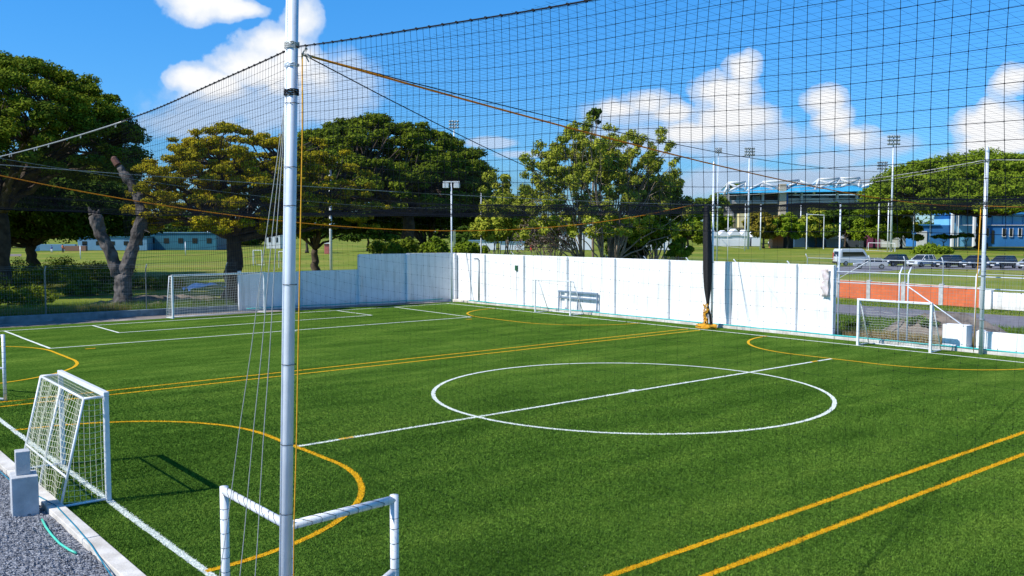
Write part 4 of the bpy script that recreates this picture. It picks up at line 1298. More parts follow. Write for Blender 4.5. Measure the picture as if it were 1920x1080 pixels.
# big tree at the left edge
px_tree('huge dark green rain tree at the left edge of the photo', 0, 74, 104, 262, 325, leafm=L_DARK, barkm=M_BARKD, seed=11, npads=480, nleaf=200000, leaf=0.135, fmin=0.88, sep=0.3,
        pad=0.095, padz=0.5, limbs=30, tr=0.9, fork=6.5, low=-0.35, inner=0.15)
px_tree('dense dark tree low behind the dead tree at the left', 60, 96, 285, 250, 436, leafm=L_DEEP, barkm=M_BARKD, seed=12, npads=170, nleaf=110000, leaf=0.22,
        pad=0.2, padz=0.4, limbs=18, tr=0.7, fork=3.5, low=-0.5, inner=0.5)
px_tree('leafy dark tree off the left edge whose shade falls on the kerb wall', -400, 49.5, 60, 260, 425, base=(0.5, 61.0), leafm=L_DARK, barkm=M_BARKD, seed=13, npads=80, nleaf=50000, leaf=0.2,
        pad=0.2, padz=0.5, limbs=14, tr=0.7, fork=3, low=-0.3, inner=0.4)
# olive tree
px_tree('olive yellow spreading tree with a thick ridged trunk behind the far left goal', 470, 62.7, 240, 228, 430, base=gp(440, 570), leafm=L_YEL, barkm=M_BARKD, seed=21,
        npads=460, nleaf=150000, leaf=0.10, irr=0.16, sep=0.3, pad=0.075, padz=0.42, limbs=30, tr=0.72, fork=4.6, low=-0.55, inner=0.3, ry=6.0)
# big tree behind the corner
px_tree('broad dark green rain tree behind the far corner of the pitch', 706, 92, 221, 218, 392, leafm=L_DARK, barkm=M_BARKD, seed=34, fmin=0.9, sep=0.3,
        npads=520, nleaf=240000, leaf=0.155, pad=0.10, padz=0.42, limbs=28, tr=0.8, fork=6.5, low=-0.3, inner=0.25, base=gp(765, 530))
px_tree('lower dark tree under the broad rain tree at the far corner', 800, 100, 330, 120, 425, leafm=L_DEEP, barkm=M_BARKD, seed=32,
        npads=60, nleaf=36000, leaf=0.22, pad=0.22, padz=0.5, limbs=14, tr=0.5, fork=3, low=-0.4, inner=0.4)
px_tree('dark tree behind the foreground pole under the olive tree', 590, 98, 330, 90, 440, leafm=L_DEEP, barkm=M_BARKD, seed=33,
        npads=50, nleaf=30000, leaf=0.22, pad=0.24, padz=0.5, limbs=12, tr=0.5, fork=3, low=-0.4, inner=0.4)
# feathery trees behind the wall
px_tree('tall feathery green tree with many twisted stems behind the sunlit white wall', 1120, 66, 224, 178, 440, leafm=L_MID, barkm=M_BARKL, seed=41, irr=0.24,
        npads=520, nleaf=88000, leaf=0.10, pad=0.062, padz=0.8, sep=0.3, limbs=80, tr=0.30, fork=2.6, stems=5, low=-0.75, inner=0.45, ry=4.5)
px_tree('bushy green tree at the right of the feathery tree, left of the bundled curtain', 1225, 70, 320, 75, 455, leafm=L_BRI, barkm=M_BARKL, seed=42,
        npads=60, nleaf=26000, leaf=0.14, pad=0.26, padz=0.8, limbs=16, tr=0.3, fork=1.5, stems=3, low=-0.9, inner=0.5)
px_tree('small olive green tree at the left of the feathery tree', 940, 70, 318, 62, 445, leafm=L_MID, barkm=M_BARKL, seed=43,
        npads=40, nleaf=18000, leaf=0.13, pad=0.28, padz=0.8, limbs=12, tr=0.2, fork=2.2, stems=2, low=-0.8, inner=0.5)
px_tree('thin tall sprig of a tree rising behind the feathery tree', 1112, 74, 192, 16, 235, leafm=L_DEEP, barkm=M_BARKL, seed=44, npads=8, nleaf=900, leaf=0.15, pad=0.5, padz=0.7,
        limbs=6, tr=0.12, fork=9.5, low=-0.6)
px_tree('bare brown tree with thin grey branches behind the wall', 1030, 68, 395, 60, 470, leafm=mat('dry_leaf', (0.22, 0.16, 0.13), (0.10, 0.07, 0.06), 0.8, trans=0.2), barkm=M_BARKL, seed=45,
        npads=40, nleaf=5000, leaf=0.07, pad=0.3, padz=0.9, limbs=30, tr=0.22, fork=1.2, stems=4, low=-0.8, inner=0.5)
# big domed tree at right
px_tree('large dome shaped rain tree at the right in front of the light blue building', 1842, 250, 284, 215, 394, leafm=L_BRI, barkm=M_BARKD, seed=51,
        npads=480, nleaf=170000, leaf=0.38, fmin=0.9, sep=0.3, pad=0.10, padz=0.5, limbs=24, tr=1.3, fork=9.0, low=-0.28, inner=0.2, base=gp(1838, 467))

# shrubs
def shrub(label, px, d, top_py, half_px, bot_py, m, seed, nleaf=9000, leaf=0.12, npads=22, name='shrub', group=None):
    return px_tree(label, px, d, top_py, half_px, bot_py, leafm=m, barkm=M_BARKL, seed=seed, npads=npads, nleaf=nleaf, leaf=leaf, pad=0.36, padz=0.8, limbs=6,
                   tr=0.12, fork=0.4, low=-0.6, inner=0.5, name=name, cat='shrub', group=group)


for i, (px, d, t_, hw, bt, m_, lb) in enumerate((
        (745, 72, 440, 60, 482, L_DARK, 'wide green shrub showing above the step of the shaded wall'),
        (815, 74, 438, 40, 480, L_BRI, 'light green shrub left of the floodlight pole behind the wall'),
        (880, 76, 448, 34, 478, L_BRI, 'small bright shrub right of the floodlight pole behind the wall'),
        (1275, 66, 440, 26, 490, L_BRI, 'small shrub behind the wall just left of the bundled curtain'),
        (1175, 72, 445, 60, 492, L_DEEP, 'dark shrub at the foot of the feathery tree behind the wall'),
        (1742, 203, 455, 36, 474, L_BRI, 'clipped light green hedge behind the parked cars'),
        (1772, 205, 460, 16, 472, L_BRI, 'small round bush at the right end of the clipped hedge'))):
    shrub(lb, px, d, t_, hw, bt, m_, 100 + i, nleaf=12000 if d < 100 else 9000, leaf=0.12 if d < 100 else 0.28)
for i, (px, py, h, w_, lb) in enumerate(((60, 545, 2.0, 4.0, 'leafy dark shrub in the shade at the left edge, behind the wire fence'),
                                         (120, 535, 2.2, 3.4, 'tall loose shrub with pale shoots behind the left wire fence'),
                                         (190, 530, 1.6, 3.0, 'dark shaded shrub directly left of the dead tree trunk'),
                                         (-40, 520, 2.4, 4.5, 'tall dark shrub cut off by the left edge behind the wire fence'),
                                         (290, 540, 0.7, 2.2, 'low dark shrub between the dead tree and the olive tree'),
                                         (15, 575, 1.3, 2.6, 'dark shrub right behind the low kerb wall at the left edge'),
                                         (165, 552, 0.9, 1.6, 'small shrub just left of the dead tree'))):
    p = gat(px, py)
    tree(lb, p, 0.3, h * .45, w_, h * .6, 0.05, L_DARK, M_BARKL, 130 + i, npads=24, nleaf=9000, leaf=0.09, pad=0.3, padz=0.6, limbs=8, name='shrub', cat='shrub', low=-.3, inner=.4)
for i, (px, py, h, w_, lb) in enumerate(((1600, 616, 0.5, 0.8, 'low weeds inside the wire fence left of the right goal'),
                                         (1735, 628, 0.9, 0.8, 'scrubby weeds behind the right goal beside the white block'))):
    p = gat(px, py)
    tree(lb, p, 0.2, h * .45, w_, h * .6, 0.02, L_GRS, M_BARKL, 140 + i, npads=14, nleaf=2500, leaf=0.06, pad=0.35, padz=0.6, limbs=5, name='weeds', cat='weeds', low=-.3, inner=.4)

# distant trees
far = [(1432, 265, 388, 40, 445, L_AUT, 'golden leaved tree in front of the stadium'),
       (1478, 262, 395, 34, 445, L_BRI, 'green tree right of the golden tree near the stadium'),
       (1530, 275, 385, 40, 440, L_MID, 'brownish green tree in front of the middle of the stadium'),
       (1585, 270, 376, 48, 440, L_DEEP, 'dark tree in front of the right half of the stadium'),
       (1640, 262, 400, 50, 446, L_BRI, 'spreading green tree left of the light blue building'),
       (1690, 268, 382, 36, 446, L_MID, 'pale green tree with drooping twigs left of the light blue building'),
       (1330, 330, 350, 45, 435, L_BRI, 'tree behind the bundled curtain at the left end of the stadium'),
       (1385, 420, 340, 40, 420, L_BRI, 'rounded tree showing above the left end of the stadium'),
       (1290, 240, 410, 40, 450, L_DARK, 'tree on the far lawn left of the bundled curtain'),
       (900, 260, 395, 60, 450, L_DEEP, 'distant dark tree behind the small olive green tree'),
       (1000, 280, 400, 70, 450, L_DARK, 'distant tree behind the bare brown tree'),
       (1180, 300, 402, 70, 450, L_DEEP, 'distant tree behind the twisted stems of the feathery tree'),
       (575, 210, 395, 26, 440, L_DARK, 'small round tree on the far lawn just right of the foreground pole'),
       (690, 230, 380, 60, 445, L_DEEP, 'distant dark tree under the broad rain tree'),
       (395, 300, 385, 90, 452, L_DEEP, 'distant tree behind the trunk of the olive tree'),
       (215, 260, 380, 80, 448, L_DEEP, 'distant tree above the blue building at the left'),
       (60, 280, 360, 110, 452, L_DEEP, 'distant tree at the far left behind the persons'),
       (480, 330, 400, 70, 455, L_DARK, 'distant tree left of the foreground pole by the red roofed house'),
       (1905, 330, 352, 26, 420, L_DEEP, 'dark tree at the right edge behind the dome shaped tree')]
for i, (px, d, t_, hw, bt, m_, lb) in enumerate(far):
    px_tree(lb, px, d, t_, hw, bt, leafm=m_, barkm=M_BARKD, seed=200 + i, npads=36, nleaf=9000, leaf=0.5 * d / 260, pad=0.3, padz=0.6, limbs=8, tr=0.35, fork=3.2, low=-0.6, inner=0.45)
bk = MB(); cs = []; rr = []
rf = random.Random(5)
for i in range(150):
    px = -500 + i * 20 + rf.uniform(-8, 8); d = rf.uniform(560, 700)
    p = at(px, 433, d); cs.append((p.x, p.y, rf.uniform(3, 9))); rr.append(rf.uniform(7, 13))
bk.chunk(*leaf_mesh(cs, rr, 0.9, 45000, 1.5, 77))
o = bk.build('distant_woods', L_DEEP); struct(o, 'stuff'); o['label'] = 'far belt of trees along the horizon'; o['category'] = 'woods'

# dead forked tree
dt_ = gat(228, 583)
dth = thing('dead_tree', 'grey dead forked tree trunk with cut limbs behind the left wire fence', 'dead tree', (dt_.x, dt_.y, 0))
D = 57.5


def dp(px, py, off=0.0):
    v = at(px, py, D + off) - Vector((dt_.x, dt_.y, 0)); return v


MB().tube([Vector((0, 0, -.1)), dp(231, 565), dp(232, 545), dp(231, 525), dp(229, 512)], [0.78, .60, .52, .5, .56], 14).build('trunk', M_BARKG, dth, smooth=True)
lf = MB(); lf.tube([dp(226, 525), dp(214, 495), dp(203, 465, -.3), (dp(189, 440, -.3)), dp(182, 420, -.4), dp(178, 400, -.4)], [.42, .40, .38, .37, .40, .46], 14)
lf.build('left_limb', M_BARKG, dth, smooth=True)
sp = MB()
for (x0, y0, x1, y1, r0) in ((172, 402, 166, 388, .2), (183, 401, 186, 393, .16), (177, 402, 176, 394, .2)):
    sp.tube([dp(x0, y0, -.4), dp(x1, y1, -.4)], [r0, 0.05], 6)
sp.build('broken_stub', M_BARKG, dth)
rl = MB(); rl.tube([dp(232, 520), dp(241, 497), dp(244, 480), dp(250, 458, .3), dp(262, 430, .4), dp(266, 412, .4), dp(264, 385, .5), dp(258, 365, .5), dp(247, 345, .5), dp(234, 330, .5), dp(222, 310, .5)],
                 [.5, .42, .38, .36, .38, .38, .33, .33, .30, .27, .22], 14)
rl.build('right_limb', M_BARKG, dth, smooth=True)
sc_ = MB(); sc_.tube([dp(221, 309, .5), dp(213, 297, .5), dp(211, 294, .5)], [.23, .20, .07], 9)
sc_.build('cut_end', M_CUT, dth)
for o_ in dth.children:
    if o_.name.startswith(('trunk', 'left_limb', 'right_limb')):
        sb = o_.modifiers.new('sub', 'SUBSURF'); sb.levels = 3; sb.render_levels = 3
        tx_ = bpy.data.textures.get('bark_relief') or bpy.data.textures.new('bark_relief', 'CLOUDS'); tx_.noise_scale = 0.5; tx_.noise_depth = 4
        dm = o_.modifiers.new('relief', 'DISPLACE'); dm.texture = tx_; dm.strength = 0.34; dm.mid_level = 0.5; dm.texture_coords = 'LOCAL'
tw = MB(); tw.tube([dp(262, 430, .4), dp(272, 432, .2), dp(281, 436, .1)], [.08, .05, .015], 6)
tw.tube([dp(266, 412, .4), dp(274, 404, .3), dp(273, 393, .3)], [.07, .04, .02], 6)
tw.build('twig', M_BARKG, dth)

# tall grass and dry grass behind the kerb wall
tg = MB()
V_, F_ = blades(26000, -4, 24, 56.2, 60.5, -.05, 0.75, 0.02, 4); tg.chunk(V_, F_)
o = tg.build('tall_grass', L_GRS); struct(o, 'stuff'); o['label'] = 'tall bright grass growing behind the low kerb wall'; o['category'] = 'grass'
tg = MB(); V_, F_ = blades(7000, 9.5, 17.5, 56.4, 58.2, -.05, 0.7, 0.02, 5); tg.chunk(V_, F_)
o = tg.build('dry_grass', L_DRY); struct(o, 'stuff'); o['label'] = 'patch of straw coloured dry grass behind the low kerb wall'; o['category'] = 'dry grass'
tg = MB(); V_, F_ = blades(5000, 39.5, 41.2, 17, 23, -.05, 0.42, 0.014, 6); tg.chunk(V_, F_)
o = tg.build('dry_grass', L_DRY); struct(o, 'stuff'); o['label'] = 'dry grass along the fence behind the right goal'; o['category'] = 'dry grass'
tg = MB(); V_, F_ = blades(26000, 41, 50, 5, 30, -.05, 0.25, 0.02, 8); tg.chunk(V_, F_)
V_, F_ = blades(9000, 57.8, 61.6, 8, 40, -.05, 0.12, 0.02, 9); tg.chunk(V_, F_)
o = tg.build('grass', L_GRS); struct(o, 'stuff'); o['label'] = 'rough grass on both sides of the grey path'; o['category'] = 'grass'
tarp = MB(); c0 = gat(385, 552)
n = 10; u = np.linspace(-1, 1, n); Xg, Yg = np.meshgrid(u, u)
Zt = .75 + .22 * np.sin(Xg * 4) * np.cos(Yg * 5) - .25 * Xg ** 2
ii = np.arange(n * n).reshape(n, n)
tarp.chunk(np.stack([c0.x + Xg * 1.5, c0.y + Yg * 0.9, Zt], -1).reshape(-1, 3), np.stack([ii[:-1, :-1], ii[:-1, 1:], ii[1:, 1:], ii[1:, :-1]], -1).reshape(-1, 4))
tag(tarp.build('tarpaulin', mat('blue_tarp', (0.50, 0.66, 0.88), (0.36, 0.52, 0.78), 0.5, scale=3), smooth=True), 'crumpled pale blue tarpaulin on the ground behind the far left goal', 'tarpaulin')


# ------------------------------------------------------------------ vehicles
def vehicle(label, px, py, head, paint, style='suv', group='cars parked along the far road'):
    p = gat(px, py); d = (p - Vector((0, 0, CAM_H))).dot(Fv)
    name = {'van': 'parked_van'}.get(style, 'parked_car')
    hv = Rv * math.cos(head) + Fh * math.sin(head)          # heading, 0 = to the right in view
    th = thing(name, label, 'van' if style == 'van' else 'car', (p.x, p.y, 0), math.atan2(hv.y, hv.x), group=group)
    if style == 'van':
        prof = [(-2.5, .4), (-2.55, 1.0), (-2.45, 2.25), (-2.3, 2.45), (1.0, 2.45), (1.35, 2.3), (2.0, 1.35), (2.45, 1.15), (2.6, .8), (2.55, .4)]
        W_ = 0.95; zc = 1.25
        bevel(MB().prism(prof, -W_, W_).build('body', paint, th), 0.09, 3)
        for s in (-1, 1):
            MB().prism([(-2.2, 1.3), (-2.2, 2.0), (1.15, 2.0), (1.65, 1.35)], s * (W_ - .05), s * (W_ + .008)).build('side_window', M_GLASS, th)
            bevel(MB().box((-2.53, s * .8, 1.35), (.1, .16, 1.1)).build('tail_light', M_LAMPR, th), .02)
        MB().prism([(-2.56, 1.35), (-2.46, 2.1), (-2.40, 2.1), (-2.5, 1.35)], -.65, .65).build('rear_window', M_GLASS, th)
        MB().box((-2.56, 0, .95), (.03, .5, .14)).build('number_plate', M_WPAINT, th)
        bevel(MB().box((-2.56, 0, .5), (.14, 1.8, .25)).build('bumper', M_TYRE, th), .03)
        wx = (-1.6, 1.6); wr = .36
    else:
        hgt = 1.68 if style == 'suv' else 1.45
        bl = 1.02 if style == 'suv' else .92
        prof = [(-2.1, .32), (-2.18, .62), (-2.12, bl - .05), (-1.95, bl), (1.0, bl), (1.85, bl - .14), (2.12, bl - .32), (2.16, .5), (2.1, .32)]
        W_ = .9
        bevel(MB().prism(prof, -W_, W_).build('body', paint, th), 0.08, 3)
        # cabin
        b0, b1, t0, t1 = -2.0, 1.05, -1.65, .2
        if style != 'suv': b0, t0 = -1.8, -1.2
        V_ = [(b0, -.84, bl), (b1, -.84, bl), (b1, .84, bl), (b0, .84, bl), (t0, -.68, hgt - .05), (t1, -.68, hgt - .05), (t1, .68, hgt - .05), (t0, .68, hgt - .05)]
        MB().add(V_, [(0, 3, 2, 1), (4, 5, 6, 7), (0, 1, 5, 4), (1, 2, 6, 5), (2, 3, 7, 6), (3, 0, 4, 7)]).build('cabin_glass', M_GLASS, th)
        V2 = [(t0 - .05, -.7, hgt - .06), (t1 + .05, -.7, hgt - .06), (t1 + .05, .7, hgt - .06), (t0 - .05, .7, hgt - .06), (t0 + .1, -.6, hgt), (t1 - .1, -.6, hgt), (t1 - .1, .6, hgt), (t0 + .1, .6, hgt)]
        MB().add(V2, [(0, 3, 2, 1), (4, 5, 6, 7), (0, 1, 5, 4), (1, 2, 6, 5), (2, 3, 7, 6), (3, 0, 4, 7)]).build('roof', paint, th)
        for s in (-1, 1):
            for (xb, xt) in ((b0, t0), (b1, t1), (-.45, -.45), (-1.5, -1.35)):
                MB().bar((xb, s * .845, bl), (xt, s * .69, hgt - .05), .07, .05).build('pillar', paint, th)
        for s in (-1, 1):
            bevel(MB().box((2.08, s * .66, bl - .27), (.16, .36, .16)).build('headlight', M_LAMPW, th), .03)
            bevel(MB().box((.75, s * 1.0, bl + .08), (.14, .2, .14)).build('wing_mirror', paint, th), .03)
        bevel(MB().box((2.15, 0, bl - .33), (.05, .8, .16)).build('grille', M_TYRE, th), .01)
        MB().box((2.185, 0, .47), (.02, .5, .12)).build('number_plate', M_WPAINT, th)
        wx = (-1.35, 1.35); wr = .34
    for x in wx:
        for s in (-1, 1):
            w = MB(); M_ = Matrix.Translation((x, s * (W_ - .1), wr)) @ Matrix.Rotation(R(90), 4, 'X')
            mb = MB(); mb.lathe([(wr * .6, -.12), (wr * .95, -.12), (wr, -.08), (wr, .08), (wr * .95, .12), (wr * .6, .12)], (0, 0, 0), 18)
            mb.V = [tuple(M_ @ Vector(v)) for v in mb.V]
            wo_ = mb.build('wheel', M_TYRE, th)
            mb = MB(); mb.lathe([(wr * .6, -.13), (wr * .1, -.135), (wr * .1, .135), (wr * .6, .13)], (0, 0, 0), 14)
            mb.V = [tuple(M_ @ Vector(v)) for v in mb.V]
            mb.build('rim', M_RIM, wo_)
    return th


def paint(n, c): return mat('car_paint_' + n, c, tuple(x * .9 for x in c), 0.25, 0.2, scale=1, coat=0.8)


P_BLK = paint('black', (0.012, 0.014, 0.02)); P_NAVY = paint('navy', (0.012, 0.025, 0.055)); P_WHT = paint('white', (0.75, 0.76, 0.77)); P_SIL = paint('silver', (0.40, 0.42, 0.45))
P_GRY = paint('grey', (0.10, 0.11, 0.12))
HD = R(210)
vehicle('white van seen from behind, leftmost of the parked row', 1597, 498, R(14), P_WHT, 'van')
vehicle('silver car half hidden in front of the white van', 1632, 504, R(160), P_SIL, 'car')
vehicle('black car beside the white van, with a dark green sheen on its bonnet', 1676, 499, HD, P_BLK)
vehicle('small white car with open dark windows, between two dark cars', 1728, 500, HD, P_WHT)
vehicle('dark navy car right of the small white car', 1778, 501, HD, P_NAVY)
vehicle('black car, second from the right pole in the parked row', 1827, 502, HD, P_BLK)
vehicle('navy car just right of the right pole', 1879, 503, HD, P_NAVY)
vehicle('grey car cut off by the right edge of the photo', 1935, 504, HD, P_SIL)


# ------------------------------------------------------------------ floodlight towers and lamp posts
def tower(label, px, d, top_py, w_px, rows, cols, r0=0.35, lm=None):
    p = at(px, 433, d); H = CAM_H + (433 - top_py) * d / FPX; w = w_px * d / FPX
    th = thing('floodlight_tower', label, 'floodlight tower', (p.x, p.y, 0), YAW - R(90), group='floodlight towers of the stadium')
    MB().tube([(0, 0, 0), (0, 0, H)], [r0, r0 * .55], 10).build('mast', M_GALV, th, smooth=True)
    fr = MB(); hrow = w * 0.28
    for i in range(rows):
        fr.bar((-w / 2, 0, H - i * hrow), (w / 2, 0, H - i * hrow), .14, .14)
    for s in (-.3, .3): fr.bar((s * w, 0, H), (s * w, 0, H - (rows - 1) * hrow), .12, .12)
    fr.build('lamp_frame', M_GALVD, th)
    for i in range(rows):
        for j in range(cols):
            x = -w / 2 + w * (j + .5) / cols
            mb = MB(); mb.lathe([(.08, .25), (.28 * w / 3, .1), (.33 * w / 3, -.15)], (0, 0, 0), 8)
            M_ = Matrix.Translation((x, -.25, H - i * hrow)) @ Matrix.Rotation(R(115 + 20 * ((i + j) % 2)), 4, 'X')
            mb.V = [tuple(M_ @ Vector(v)) for v in mb.V]
            mb.build('lamp', lm or M_GALVD, th)
    return th


tower('floodlight tower left of the stadium roof, three rows of lamps on a slim mast', 1345, 150, 280, 13, 3, 3, .12)
tower('floodlight tower at the left end of the stadium roof, wide head of pale lamps', 1403, 250, 280, 20, 3, 5, .34)
tower('tallest floodlight tower, left of the dome shaped tree', 1671, 225, 258, 24, 3, 5, .3)
tower('short floodlight tower just left of the tallest tower', 1651, 300, 306, 20, 3, 5, .3)
tower('distant floodlight tower showing above the broad rain tree', 852, 240, 230, 20, 3, 4, .3)

def simple_post(label, px, top_py, d, r, name='post', cat='post', m=None, group=None):
    p = at(px, 433, d); H = CAM_H + (433 - top_py) * d / FPX
    return plain_pole(name, label, (p.x, p.y), H, r, m or M_WPAINT, group=group, cat=cat)


simple_post('thick white lamp post behind the lower part of the shaded wall', 620, 300, 78, .12, 'lamp_post', 'lamp post')
simple_post('slim white post behind the wall right of the floodlight pole', 902, 358, 74, .055)
simple_post('thin brown post behind the wall beneath the small olive tree', 952, 372, 80, .05, m=M_BARKL)
simple_post('white striped post behind the bushy green tree', 1246, 383, 72, .07)
for px, t_, d, lb in ((1365, 392, 140, 'white post on the far lawn left of the twin posts'),
                      (1397, 385, 230, 'tall white post in front of the stadium beside the floodlight mast'),
                      (1426, 386, 240, 'thin white post beside the golden tree'),
                      (1501, 384, 285, 'tall white post left of the goal shaped pair'),
                      (1613, 400, 270, 'short white post with greenery at its top'),
                      (1647, 382, 230, 'tall white post below the short floodlight tower'),
                      (1665, 380, 222, 'thick white post below the tallest floodlight tower')):
    simple_post(lb, px, t_, d, .14 if d > 200 else .06, group='white posts on the far lawn')
sg = thing('rugby_post', 'tall white goal posts with a thin bar in front of the stadium trees', 'goal posts', gat(1512, 467))
for dx, t_ in ((0, 400), (7, 403)):
    v = Rv * dx
H_ = CAM_H + (433 - 400) * 252 / FPX
MB().tube([(0, 0, 0), (0, 0, H_)], .14, 8).build('upright', M_WPAINT, sg)
v = Rv * 4.7
MB().tube([v, v + Vector((0, 0, H_ - .4))], .1, 8).build('upright', M_WPAINT, sg)
MB().tube([Vector((0, 0, H_ - .3)), v + Vector((0, 0, H_ - .5))], .09, 8).build('crossbar', M_WPAINT, sg)
# street lamp with an arm
p = at(1713, 433, 250); ls_ = thing('street_lamp', 'white street lamp with a slanting arm near the light blue building', 'street lamp', (p.x, p.y, 0))
MB().tube([(0, 0, 0), (0, 0, 10.6)], .16, 8).build('shaft', M_WPAINT, ls_, smooth=True)
MB().tube([Vector((0, 0, 9.6)), Rv * 3.1 + Vector((0, 0, 12.3))], .09, 8).build('arm', M_WPAINT, ls_)
bevel(MB().box(Rv * 3.3 + Vector((0, 0, 12.4)), (.9, .5, .3)).build('lamp_head', M_GALV, ls_), .05)
bevel(MB().box(-Rv * .4 + Vector((0, 0, 10.6)), (.9, .5, .3)).build('lamp_head', M_WPAINT, ls_), .05)
simple_post('white post right of the street lamp by the light blue building', 1744, 386, 250, .14)


def small_goal(label, pxa, pya, pxb, pyb, h):
    a = gat(pxa, pya); b = gat(pxb, pyb)
    th = thing('training_goal', label, 'training goal', a)
    v = b - a
    for q in (Vector((0, 0, 0)), v): MB().tube([q, q + Vector((0, 0, h))], .07, 6).build('post', M_WPAINT, th)
    MB().tube([Vector((0, 0, h)), v + Vector((0, 0, h))], .07, 6).build('crossbar', M_WPAINT, th)
    bb = Fh * 1.5
    fr = MB()
    for q in (Vector((0, 0, 0)), v): fr.tube([q + Vector((0, 0, h)), q + bb + Vector((0, 0, .05))], .04, 6)
    fr.tube([bb + Vector((0, 0, .05)), v + bb + Vector((0, 0, .05))], .04, 6)
    fr.build('back_frame', M_WPAINT, th)


small_goal('far white training goal left of the twin posts, in front of the white tents', 1347, 461, 1397, 466, 2.3)
small_goal('small white training goal in front of the orange kiosk', 1450, 464, 1463, 464, 2.6)
small_goal('low white training goal behind the van and the black car', 1628, 470, 1678, 472, 2.0)
small_goal('small white training goal left of the foreground pole on the far lawn', 475, 498, 491, 498, 2.2)
small_goal('white training goal half hidden by the foreground pole', 523, 502, 548, 502, 2.2)

# ------------------------------------------------------------------ stadium
DS = 350.0; KS = DS / FPX
so_p = at(1500, 433, DS)
ST = thing('stadium_stand', 'large concrete stadium stand with a blue roof and white roof trusses', 'stadium', (so_p.x, so_p.y, 0), YAW - R(90))


def sp_(X, Y, dy=0.0):   # X,Y in the enlarged picture's own pixels (6x, from 1300,250)
    px = 1300 + X / 6; py = 250 + Y / 6
    return Vector(((px - 1500) * KS, dy, CAM_H + (433 - py) * KS))


bars = [((385, 560), (580, 550)), ((385, 560), (390, 660)), ((580, 550), (580, 650)), ((390, 565), (560, 645)), ((390, 655), (560, 570)), ((385, 580), (340, 690)),
        ((580, 650), (770, 560)), ((770, 550), (1180, 530)), ((770, 550), (775, 665)), ((770, 555), (725, 680)), ((780, 555), (955, 630)), ((1180, 540), (1050, 605)),
        ((1180, 540), (1135, 680)), ((1185, 540), (1190, 640)), ((1190, 540), (1360, 605)), ((1400, 520), (1630, 510)), ((1400, 520), (1345, 680)), ((1395, 615), (1630, 515)),
        ((1400, 530), (1600, 600)), ((1630, 510), (1635, 600)), ((1640, 510), (1860, 505)), ((1640, 520), (1850, 605)), ((1650, 600), (1860, 510)), ((1860, 505), (1870, 610)),
        ((1860, 510), (1830, 740)), ((1640, 510), (1570, 650)), ((1870, 610), (2250, 490)), ((2250, 490), (2480, 500)), ((2250, 490), (2480, 600)), ((2480, 500), (2490, 640))]
for a, b in bars:
    MB().tube([sp_(*a), sp_(*b)], .5, 6).build('truss', M_WPAINT, ST, smooth=True)
for a, b in bars[::3]:
    MB().tube([sp_(*a), sp_(a[0] + 20, a[1] + 60, 14)], .3, 6).build('truss', M_WPAINT, ST, smooth=True)
topl = [(385, 668), (560, 648), (740, 590), (955, 642), (1060, 606), (1175, 560), (1360, 622), (1500, 596), (1640, 604), (1745, 572), (1880, 606), (2100, 570), (2300, 600), (2600, 600)]
V_ = []; F_ = []
for i, (x, y_) in enumerate(topl):
    V_ += [tuple(sp_(x, y_ + 6, 0)), tuple(sp_(x, 678 - (x - 385) * .015, -2.5)), tuple(sp_(x, y_ - 12, 22)), tuple(sp_(x, 684 - (x - 385) * .015, 22))]
for i in range(len(topl) - 1):
    a = i * 4; b = a + 4
    F_ += [(a, b, b + 1, a + 1), (a, a + 2, b + 2, b), (a + 1, b + 1, b + 3, a + 3), (a + 2, a + 3, b + 3, b + 2)]
F_ += [(0, 1, 3, 2), (len(V_) - 4, len(V_) - 2, len(V_) - 1, len(V_) - 3)]
MB().add(V_, F_).build('roof', mat('blue_roofing', (0.06, 0.42, 0.68), (0.04, 0.32, 0.58), 0.5, scale=.2), ST)
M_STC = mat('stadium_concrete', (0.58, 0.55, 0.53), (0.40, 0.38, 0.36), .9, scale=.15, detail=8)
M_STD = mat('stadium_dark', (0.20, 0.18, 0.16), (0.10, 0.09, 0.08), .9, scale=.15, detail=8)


def sbox(name, x0, x1, y0, y1, dy, th_, m):
    a = sp_(x0, y0, dy); b = sp_(x1, y1, dy)
    return bevel(MB().box(((a.x + b.x) / 2, dy + th_ / 2, (a.z + b.z) / 2), (abs(b.x - a.x), th_, abs(b.z - a.z))).build(name, m, ST), .04, 1)


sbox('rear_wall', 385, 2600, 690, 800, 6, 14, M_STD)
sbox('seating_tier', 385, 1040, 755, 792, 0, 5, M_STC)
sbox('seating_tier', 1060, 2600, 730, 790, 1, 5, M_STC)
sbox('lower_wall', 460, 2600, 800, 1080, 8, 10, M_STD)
for x in (520, 700, 1260, 1460, 1700, 1960, 2200):
    sbox('panel', x, x + 110, 700, 752, 5.4, .5, M_STC)
for x in (375, 765, 1200, 1600, 1820, 2150):
    sbox('column', x, x + 22, 672, 800, -.5, 1.2, M_STC)
MB().tube([sp_(375, 800, 1), sp_(395, 860, 1), sp_(435, 900, 1), sp_(435, 1100, 1)], .9, 8).build('column', M_STC, ST, smooth=True)
sbox('stair_tower', 955, 1030, 572, 1100, -1.2, 3, mat('beige_render', (0.62, 0.52, 0.38), (0.5, 0.4, 0.3), .9, scale=.2))
sbox('tower_side', 1031, 1052, 600, 1090, -.9, 2.6, mat('tower_blue', (0.03, 0.12, 0.35), None, .7, scale=.2))
sbox('brown_panel', 790, 945, 690, 770, 5, 1, mat('brown_seats', (0.28, 0.12, 0.08), (0.12, 0.06, 0.04), .9, scale=.6))
sbox('ticket_office', 498, 600, 905, 1060, -3, 6, mat('cream_render', (0.72, 0.62, 0.34), (0.6, 0.5, 0.28), .9, scale=.2))

